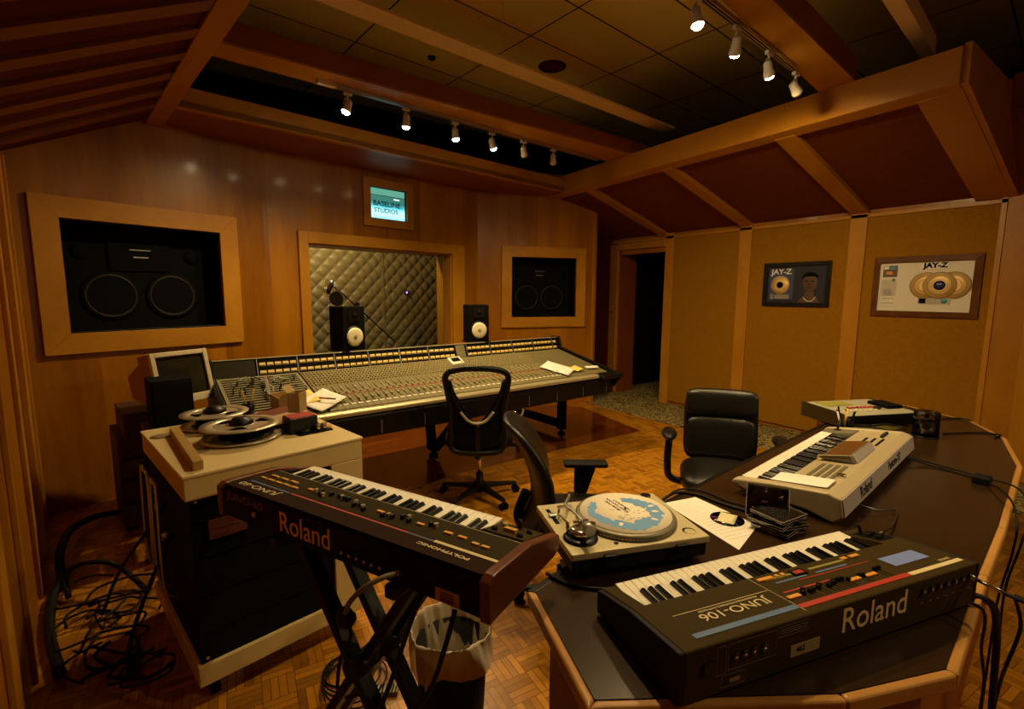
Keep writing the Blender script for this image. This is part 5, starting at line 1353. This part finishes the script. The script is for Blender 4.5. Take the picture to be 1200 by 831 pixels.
for x, y in ((.02, .62), (.08, .26)):
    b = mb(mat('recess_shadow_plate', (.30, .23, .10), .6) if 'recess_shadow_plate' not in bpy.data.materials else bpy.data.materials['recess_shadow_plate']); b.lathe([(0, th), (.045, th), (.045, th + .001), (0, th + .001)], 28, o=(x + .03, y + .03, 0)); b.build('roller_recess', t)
b = mb('matte'); b.box(.50, .66, .20, .42, th, th + .006); b.build('transport_panel', t, bevel=.002)
for i in range(5):
    b = mb('steel' if i % 2 else 'black'); b.box(.52 + i * .026, .538 + i * .026, .22 + i * .028, .25 + i * .028, th + .006, th + .012); b.build('transport_button', t)
def Tw(x, y, z): return M4.Translation(TM) @ RZ(TY) @ V((x, y, z))
Ti = (M4.Translation(TM) @ RZ(TY)).inverted()
MT['flange'] = mat('reel_aluminium', (.62, .56, .42), .3, metal=.55)
def reel(c, R_, label, ph):
    q = thing('tape_reel', label, 'tape reel', (c[0], c[1], th), ph, 'tape reels on the recorder')
    for z, nm in ((.010, 'lower_flange'), (.066, 'upper_flange')):
        b = mb('flange'); n = 72
        # flange with three windows: ring, hub disc and spokes
        b.lathe([(R_ * .68, z), (R_, z), (R_, z + .0022), (R_ * .68, z + .0022), (R_ * .68, z)], n); b.lathe([(.0, z), (.062, z), (.062, z + .0022), (0, z + .0022)], 40)
        for k in range(3):
            a0 = k * 2 * pi / 3
            pts = [(.058 * cos(a0 + .9 * s), .058 * sin(a0 + .9 * s)) for s in (-1, -.5, 0, .5, 1)]; pts2 = [(R_ * .70 * cos(a0 + .62 * s), R_ * .70 * sin(a0 + .62 * s)) for s in (1, .5, 0, -.5, -1)]
            b.prism(pts + pts2, z + .0001, z + .0021)
        b.build(nm, q)
    b = mb('matte'); b.lathe([(.0, .013), (R_ * .55, .013), (R_ * .55, .065), (.0, .065)], 48); b.build('tape_pack', q)
    b = mb('black'); b.lathe([(.0, .068), (.050, .068), (.050, .082), (.040, .086), (.034, .096), (0, .098)], 36); b.build('hub_clamp', q)
    return q
c1 = (.165, 2.77); c2 = (.245, 2.455)
reel(c1, .150, 'aluminium tape reel at the back of the cream recorder', .3)
reel(c2, .165, 'aluminium tape reel at the front of the cream recorder', 1.3)
# head cover
b = mb('black'); p_ = Ti @ V((.525, 2.44, 0)); b.box(p_.x - .10, p_.x + .03, p_.y - .05, p_.y + .05, th, th + .075); b.build('head_cover', t, bevel=.004)
b = mb('redstripe'); b.box(p_.x - .095, p_.x + .025, p_.y - .045, p_.y + .045, th + .075, th + .078); b.build('cover_lid', t)
for dx in (.02, .05):
    b = mb('chrome'); b.cyl((p_.x + dx, p_.y - .075, th), (p_.x + dx, p_.y - .075, th + .035), .010, n=18); b.cyl((p_.x + dx, p_.y - .075, th + .035), (p_.x + dx, p_.y - .075, th + .039), .014, n=18); b.build('guide_roller', t)
b = mb('amber'); b.cyl((p_.x + .075, p_.y - .06, th), (p_.x + .075, p_.y - .06, th + .018), .017, n=18); b.build('brass_roller', t)
# loose things on the recorder
a_, b_ = V((-.005, 2.70, 0)), V((.06, 2.09, 0)); mid = (a_ + b_) / 2
q = thing('wooden_bar', 'long square wooden bar lying along the left side of the recorder top', 'wooden bar', (mid.x, mid.y, th), math.atan2((b_ - a_).y, (b_ - a_).x))
Lh = (b_ - a_).length / 2
mb(wood('raw_bar', (.40, .24, .06), (.55, .36, .10), (1, 1, 1), .6)).box(-Lh, Lh, -.017, .017, .001, .037).build('bar', q, bevel=.002)
q = thing('tape_box', 'dark red tape box lying behind the front reel', 'box', (.44, 2.74, th), .5)
mb(mat('dark_red_box', (.16, .02, .008), .5)).box(-.13, .13, -.10, .10, 0, .03).build('box', q, bevel=.002); mb('matte').box(-.13, .13, -.102, -.10, .014, .016).build('lid_seam', q)
q = thing('paper_sheet', 'tan track sheet lying between the front reel and the open carton', 'paper', (.44, 2.58, th + .031), .2)
b = mb(mat('tan_sheet', (.58, .44, .20), .8)); b.grid(lambda u, v: ((u - .5) * .26, (v - .5) * .18, .02 * u * u), 8, 6); b.build('sheet', q, solid=.0008)
q = thing('open_carton', 'small open cardboard carton standing at the back right of the recorder', 'box', (.515, 2.60, th + .06), .9)
b = mb(bpy.data.materials['cardboard'])
for a in ((-.04, .04, -.03, .03, 0, .003), (-.04, -.037, -.03, .03, 0, .10), (.037, .04, -.03, .03, 0, .10), (-.04, .04, -.03, -.027, 0, .10), (-.04, .04, .027, .03, 0, .10)): b.box(*a)
b.build('carton', q); b = mb(bpy.data.materials['cardboard']); b.hull([(-.04, .03, .10), (.04, .03, .10), (.04, .055, .13), (-.04, .055, .13)], [(-.04, .032, .10), (.04, .032, .10), (.04, .057, .132), (-.04, .057, .132)]); b.build('flap', q)
q = thing('razor_tray', 'low black splicing tray at the right edge of the recorder', 'tray', Tw(.62, .50, th), TY + .5)
mb('matte').box(-.05, .05, -.03, .03, 0, .012).build('tray', q, bevel=.002); mb('chrome').box(-.03, .03, -.006, .006, .012, .015).build('groove', q)
q = thing('pen_cup', 'small black cup with two yellow pencils behind the tape reels', 'pen cup', (.33, 2.90, th + .0), 0)
b = mb('black'); b.lathe([(0, 0), (.028, 0), (.030, .07), (.026, .07), (.024, .004), (0, .004)], 20); b.build('cup', q)
for i, s_ in enumerate((-1, 1)):
    r_ = thing('pencil', ('yellow pencil in the small cup, leaning left', 'yellow pencil in the small cup, leaning right')[i], 'pencil', (.33, 2.90, th + .005))
    mb('amber').cyl((0, 0, 0), (s_ * .03, .0, .14), .004, n=6).build('shaft', r_); mb('matte').cyl((s_ * .03, 0, .14), (s_ * .032, 0, .150), .004, .001, n=6).build('tip', r_)

# ================================================================ monitor, black speaker and stacked racks at the left
PB = P(143, 628, 0)
t = thing('equipment_rack', 'dark equipment rack standing by the left wall under the computer monitor', 'rack', (PB.x + .02, PB.y + .02, 0), .15)
drk = mat('dark_brown_rack', (.055, .020, .005), .6)
b = mb(drk); b.box(0, .46, 0, .50, .03, .64); b.build('lower_box', t, bevel=.004)
b = mb(drk); b.box(.04, .44, .0, .46, .64, .80); b.build('upper_box', t, bevel=.004)
for x in (.03, .43):
    for y in (.04, .46): mb('rubber').cyl((x, y, 0), (x, y, .03), .02, n=12).build('foot', t)
for z in (.2, .36, .5):
    mb('matte').box(.02, .44, -.004, .002, z - .01, z + .01).build('panel_gap', t)
# CRT monitor
t = thing('computer_monitor', 'old cream bulky computer monitor tilted back on the dark rack', 'monitor', (-.03, 3.97, .80), rad(38))
cb = mat('aged_monitor_plastic', (.60, .52, .34), .5); cside = mat('monitor_shell', (.34, .16, .05), .55)
st = mb(cside); st.lathe([(.12, 0), (.12, .012), (.05, .03), (.05, .05), (.08, .07), (0, .075)], 28); st.build('swivel_foot', t)
Tm = TR(0, 0, .198) @ RZ(rad(-6)) @ RX(rad(-12))
w_, h_ = .185, .172
b = mb(cb); b.T = Tm
for a in ((-w_, -w_ + .030, -h_, h_), (w_ - .030, w_, -h_, h_), (-w_ + .030, w_ - .030, -h_, -h_ + .052), (-w_ + .030, w_ - .030, h_ - .030, h_)): b.box(a[0], a[1], -.20, -.17, a[2], a[3])
b.build('bezel', t, bevel=.004)
b = mb(mat('crt_glass', (.02, .018, .010), .12)); b.T = Tm; b.grid(lambda u, v: ((u - .5) * .312, -.183 - .012 * (1 - (2 * u - 1) ** 2) * (1 - (2 * v - 1) ** 2), -.121 + v * .264), 12, 12); b.build('screen', t)
b = mb(cside); b.T = Tm
b.hull([(-w_, -.17, -h_), (w_, -.17, -h_), (w_, -.17, h_), (-w_, -.17, h_)], [(-w_ + .004, -.06, -h_ + .004), (w_ - .004, -.06, -h_ + .004), (w_ - .004, -.06, h_ - .004), (-w_ + .004, -.06, h_ - .004)])
b.hull([(-w_ + .02, -.06, -h_ + .02), (w_ - .02, -.06, -h_ + .02), (w_ - .02, -.06, h_ - .035), (-w_ + .02, -.06, h_ - .035)], [(-.12, .19, -.08), (.12, .19, -.08), (.12, .19, .07), (-.12, .19, .07)])
b.build('shell', t, bevel=.008)
b = mb('matte'); b.T = Tm; b.cyl((w_ - .045, -.201, -h_ + .025), (w_ - .045, -.204, -h_ + .025), .006, n=12); b.build('power_button', t)
# black box speaker in front of it, on a stand
t = thing('speaker_box', 'small black box speaker standing in front of the computer monitor', 'speaker', (-.015, 3.62, .78), rad(8))
b = mb('matte'); b.box(-.105, .105, -.11, .13, 0, .285); b.build('cabinet', t, bevel=.005)
b = mb('black'); b.box(-.095, .095, -.118, -.11, .01, .275); b.build('grille', t, bevel=.003)
t = thing('side_table', 'narrow dark stand behind the tape recorder carrying the black speaker', 'stand', (-.015, 3.62, 0), rad(8))
b = mb(drk); b.box(-.14, .14, -.15, .16, .74, .78); b.build('top', t, bevel=.003)
for x in (-.12, .12):
    for y in (-.13, .14): mb('matte').box(x - .014, x + .014, y - .014, y + .014, 0, .74).build('leg', t)

# ================================================================ cables
def cable(label, pts, r=.004, m='rubber', grp=None, cat='cable', sub=6):
    b = mb(m); b.tube(pts, r, n=8, sub=sub); o = b.build('cable'); return tag(o, label, cat, grp)
fl = .006
def Pf(px, py, z=.012): return P(px, py, z)
# thick loom from the left wall to behind the rack
cable('thick black cable loom looping over the floor at the left wall', [Pf(140, 600, .03), Pf(110, 606, .05), Pf(82, 622, .10), Pf(70, 650, .12), Pf(72, 680, .06), Pf(62, 700, .04), Pf(58, 740, .03), Pf(70, 790, .03)], .022)
cable('thick black cable curving above the floor beside the rack', [Pf(80, 700, .03), Pf(78, 672, .10), Pf(100, 660, .16), Pf(130, 660, .16), Pf(150, 672, .08), Pf(170, 690, .02)], .013)
rnd = random.Random(11)
for i in range(16):
    cx, cy = rnd.uniform(95, 190), rnd.uniform(690, 800); pts = []
    a0 = rnd.uniform(0, 6.3); n = rnd.randint(6, 9); R1 = rnd.uniform(.07, .16); c = Pf(cx, cy, .01)
    for k in range(n):
        a = a0 + k * rnd.uniform(.6, .9); rr = R1 * rnd.uniform(.75, 1.25); pts.append(V((c.x + rr * cos(a), c.y + rr * sin(a), .008 + i * .004 + rnd.uniform(0, .02))))
    cable('one of the black cables tangled on the floor left of the tape recorder', pts, rnd.choice((.005, .006, .008)), 'rubber', 'tangled cables left of the recorder')
cable('dark cable running up to the side of the tape recorder, lower of the two', [Pf(150, 795, .01), Pf(156, 740, .2), Tw(-.02, .36, .52), Tw(.02, .40, .56)], .008)
cable('dark cable running up to the side of the tape recorder, upper of the two', [Pf(120, 720, .01), Pf(140, 670, .3), Tw(-.03, .45, .62), Tw(.02, .50, .66)], .008)
for i, (yy, zz) in enumerate(((.40, .565), (.50, .665))):
    b = mb('steel'); b.cyl(Tw(-.02, yy - .005, zz - .006), Tw(.018, yy, zz), .014, n=14); tag(b.build('cable_plug'), ('metal plug, lower of the two in the recorder side', 'metal plug, upper of the two in the recorder side')[i], 'plug')
# keyboard cable with power adapter under the wood-cheeked synthesizer
cable('grey cable with a bright plug arching from the back of the wood-cheeked synthesizer', [Kw(.27, -.02, .05), Kw(.262, -.05, .055), Kw(.235, -.085, .04), Kw(.20, -.10, .0), Kw(.17, -.09, -.045)], .0065, mat('grey_cable', (.14, .12, .06), .5))
t = thing('power_adapter', 'black cable knot hanging under the wood-cheeked synthesizer', 'adapter', Kw(.15, -.075, -.075), JY)
b = mb('rubber'); b.ball((0, 0, 0), .5, (.055, .04, .055), n=12); b.build('body', t); b = mb('rubber'); b.tube([(0, 0, 0), (.03, -.01, -.03), (.0, -.02, -.10), (-.03, -.01, -.20)], .005, n=6); b.build('tail', t)
cable('black cable hanging in front of the waste bin, left strand', [Kw(.34, -.01, .01), Kw(.32, -.03, -.06), Kw(.26, -.03, -.22), Kw(.20, -.02, -.36), Kw(.17, .0, -.48), Kw(.15, .02, -.70), V((.36, 1.0, .01))], .006)
cable('black cable hanging in front of the waste bin, right strand', [Kw(.44, -.01, .01), Kw(.43, -.03, -.06), Kw(.38, -.03, -.20), Kw(.30, -.03, -.32), Kw(.22, -.02, -.37), Kw(.12, .0, -.36), Kw(.05, .0, -.40)], .006)
for i in range(5):
    c = Pf(415 + i * 4, 790 + i * 5, .01); R1 = .09 + .012 * i; pts = [V((c.x - .02 + R1 * cos(a * .62 + i), c.y + .05 + R1 * sin(a * .62 + i), .006 + .006 * i)) for a in range(10)]
    cable('thin black cable coiled on the parquet under the X stand', pts, .0035, 'rubber', 'coiled cables under the X stand')
t = thing('power_strip', 'small grey ribbed connector block on the parquet under the X stand', 'connector', Pf(449, 812, .0), -.6)
b = mb(mat('grey_block', (.20, .17, .11), .5)); b.box(-.06, .06, -.02, .02, .0, .02); b.build('block', t, bevel=.002)
b = mb('matte')
for i in range(9): b.box(-.054 + i * .013, -.049 + i * .013, -.021, .021, .019, .0212)
b.build('ribs', t)['kind'] = 'stuff'
# cables on and over the right end of the desk
Zd = DZ + .006
t_end = V((1.98, .14, 0))
cable('black cable from the silver workstation across the desk and down over its edge, left strand', [Fw(1.02, .01, .035), P(1095, 547, Zd), P(1148, 562, Zd), P(1180, 580, Zd + .02), P(1192, 610, .74), P(1186, 650, .62), P(1170, 700, .45), P(1160, 760, .25), P(1150, 831, .03)], .004)
cable('black cable from the silver workstation across the desk and down over its edge, right strand', [Fw(1.03, .01, .035), P(1100, 545, Zd), P(1150, 559, Zd + .01), P(1192, 572, Zd + .02), P(1206, 600, .74), P(1196, 640, .64), P(1178, 690, .48), P(1170, 760, .28), P(1165, 831, .03)], .004)
cable('black cable plugged into the red-striped synthesizer, looping out beside the desk', [Jw(.452, -.072, .092), Jw(.465, -.11, .085), P(1190, 700, .72), P(1196, 735, .60), P(1180, 778, .45), P(1172, 800, .30), P(1160, 850, .05)], .005)
cable('thick black cable hanging down behind the red-striped synthesizer at the desk edge', [Jw(.47, .05, .02), P(1160, 706, .73), P(1168, 740, .60), P(1166, 780, .45), P(1162, 830, .25), P(1158, 900, .02)], .010)
cable('thin black cable hanging at the desk corner, nearest the wooden edge', [Jw(.44, .04, .01), P(1152, 715, .74), P(1150, 760, .55), P(1153, 800, .40), P(1146, 850, .2), P(1146, 920, .02)], .004)
b = mb('rubber'); b.T = TR(*P(1150, 566, DZ)); b.prism([(-.035, -.03), (.035, -.03), (.035, .03), (-.035, .03)], 0, .035); tag(b.build('ferrite_block', bevel=.008, seg=3), 'small black plastic block on the cables on the right of the desk', 'cable block')
cable('black cable looping from the rear of the silver workstation to the desk', [Fw(.20, .01, .03), Fw(.24, -.05, .012), Fw(.30, -.10, .008), Fw(.16, -.12, .010), Fw(.05, -.12, .02), Fw(-.03, -.09, .012)], .0035, mat('glossy_cable', (.02, .018, .015), .15))
cable('black cable bundle running along the far edge of the desk behind the turntable', [P(765, 596, Zd), P(790, 578, Zd), P(818, 580, Zd), P(845, 590, Zd), P(880, 600, Zd), P(905, 604, Zd)], .006)
cable('thin cable beside the bundle behind the white sheet', [P(770, 592, Zd), P(795, 574, Zd + .006), P(825, 576, Zd), P(855, 588, Zd), P(890, 596, Zd)], .004)
cable('black cable lying under the turntable front on the desk', [P(640, 672, Zd), P(665, 684, Zd), P(700, 690, Zd), P(740, 688, Zd), P(765, 678, Zd)], .005)
cable('black cable on the desk to the right of the disc tub, upper', [P(1090, 492, Zd), P(1120, 490, Zd), P(1138, 493, Zd)], .005)
cable('black cable on the desk to the right of the disc tub, lower', [P(1105, 508, Zd), P(1150, 507, Zd), P(1172, 510, Zd), P(1166, 513, Zd)], .005)
# ================================================================ lamps
WARM = (1.0, .70, .32)
bulb_m = mat('lit_bulb', (1, .9, .7), .4, emit=(1, .80, .45), es=45)
lampw = mat('cream_lamp_metal', (.72, .66, .52), .4)
def rail(name, a, b, label):
    a, b = V(a), V(b); d = (b - a).normalized(); n = V((-d.y, d.x, 0))
    t = thing(name, label, 'track')
    r = mb('steel')
    for o in (-.016, 0, .016): r.beam(a + n * o, b + n * o, .006, .022)
    r.use('black'); r.beam(a + V((0, 0, .004)), b + V((0, 0, .004)), .034, .010); r.build('rail', t)
    mb(lampw).beam(a - d * .03, a + d * .10, .045, .03).build('power_feed', t)
    return t
r1 = rail('lighting_track', (1.02, 3.782, 3.085), (4.06, 4.043, 3.085), 'long lighting track on the front cross beam with six spot heads')
r2_ = rail('lighting_track', (-.3, 1.37, 3.085), (3.50, 1.70, 3.085), 'lighting track on the nearer cross beam at the top of the picture')
def spot(x, y, zr, aim, lit, label, grp, power=60, cone=100):
    t = thing('track_spotlight', label, 'spotlight', (x, y, zr - .012), 0, grp)
    h = V((0, 0, -.10)); d = (V(aim) - V((x, y, zr - .11))).normalized()
    st = mb(lampw); st.box(-.03, .03, -.012, .012, -.022, 0); st.cyl((0, 0, -.02), (0, 0, -.05), .006, n=8)
    st.tube([(-.022, 0, -.05), (-.03, 0, -.08), (-.022, 0, -.105)], .003, n=6); st.tube([(.022, 0, -.05), (.03, 0, -.08), (.022, 0, -.105)], .003, n=6); st.box(-.024, .024, -.004, .004, -.053, -.047)
    st.build('bracket', t)
    hd = mb(lampw); hd.lathe([(.012, -.045), (.024, -.035), (.026, .0), (.034, .035), (.034, .045), (.030, .045), (.028, .03)], 20, o=h, ax=d); hd.build('lamp_head', t)
    bl = mb(bulb_m if lit else 'chrome'); bl.lathe([(.0, .030), (.026, .034), (.030, .044), (.022, .058), (0, .066)], 16, o=h, ax=d); bl.build('bulb', t)
    if lit:
        ld = bpy.data.lights.new('spot', 'SPOT'); ld.energy = power; ld.color = WARM; ld.spot_size = rad(cone); ld.spot_blend = .9; ld.shadow_soft_size = .035
        lo = bpy.data.objects.new('spot_lamp', ld); COL.objects.link(lo)
        p = V((x, y, zr - .112)) + d * .055
        lo.location = p; lo.rotation_euler = d.to_track_quat('-Z', 'Y').to_euler()
    return t
T1 = 'track spotlights over the mixing console'
spec1 = [(1.215, 3.82, (.3, 3.9, .6), 1), (1.694, 3.85, (1.6, 4.2, .6), 1), (2.169, 3.90, (2.4, 3.6, .6), 1), (2.581, 3.94, (3.6, 4.0, .6), 1), (2.963, 3.96, (4.2, 4.6, 1), 0), (3.376, 4.0, (3.6, 4.4, 1), 0)]
nm1 = ['lit track spot, first from the left over the console', 'lit track spot, second from the left over the console', 'lit track spot, third from the left over the console', 'lit track spot, rightmost lit one over the console', 'unlit track spot turned away, next to the four lit ones', 'unlit white track spot hanging down at the right end of the track']
for (x, y, a, l), n in zip(spec1, nm1): spot(x, y, 3.085, a, l, n, T1, power=100, cone=135)
T2 = 'track spotlights on the nearer beam'
def y2(x): return 1.37 + (x + .3) * .0868
spec2 = [(3.554, (5.8, 1.5, 1.4), 0, 'unlit track spot at the end of the nearer beam'), (3.126, (5.0, 2.0, .5), 1, 'lit track spot nearest the end of the nearer beam'),
         (2.697, (4.4, 3.0, .4), 1, 'lit track spot in the middle of the three at the top right'), (2.267, (2.4, 1.0, 0), 1, 'lit track spot cut by the top edge of the picture'),
         (1.5, (1.3, .8, 0), 1, 'lit track spot out above the desk, beyond the picture')]
for x, a, l, n in spec2: spot(x, y2(x), 3.085, a, l, n, T2, power=105, cone=125)
rail('lighting_track', (2.6, -1.30, 3.085), (4.2, -1.16, 3.085), 'lighting track behind the desk, beyond the picture')
struct(mb('beam').prism([(2.2, -1.5), (4.9, -1.26), (4.9, -1.0), (2.2, -1.2)], 3.10, 3.25).build('trim_90'))
for x, a, n in ((3.0, (2.0, .5, .7), 'lit track spot behind the desk, left of the two beyond the picture'), (3.9, (3.0, .9, .7), 'lit track spot behind the desk, right of the two beyond the picture')):
    spot(x, -1.30 + (x - 2.6) * .0875, 3.085, a, 1, n, 'track spotlights behind the desk', power=75, cone=95)
# booth ceiling lamp
bl = thing('booth_lamp', 'round ceiling lamp inside the recording booth', 'lamp', WC @ V((1.0, 2.66, -.55)))
mb(lampw).lathe([(.10, .04), (.11, 0), (.10, -.03), (.0, -.03)], 24).build('shade', bl)
ld = bpy.data.lights.new('booth', 'POINT'); ld.energy = 32; ld.color = (1, .74, .40); ld.shadow_soft_size = .08
lo = bpy.data.objects.new('booth_bulb', ld); COL.objects.link(lo); lo.location = WC @ V((.9, 2.5, -.5))
# world and view
w = bpy.data.worlds.new('world'); SC.world = w; w.use_nodes = True
w.node_tree.nodes['Background'].inputs[0].default_value = (.02, .012, .006, 1); w.node_tree.nodes['Background'].inputs[1].default_value = .3
SC.view_settings.view_transform = 'Standard'; SC.view_settings.look = 'None'; SC.view_settings.gamma = 1; SC.view_settings.exposure = .88
SC.view_settings.use_curve_mapping = False
SC.cycles.use_denoising = True
SC.cycles.max_bounces = 8; SC.cycles.diffuse_bounces = 4; SC.cycles.glossy_bounces = 4; SC.cycles.transparent_max_bounces = 12
SC.cycles.sample_clamp_indirect = 4; SC.cycles.caustics_reflective = False; SC.cycles.caustics_refractive = False
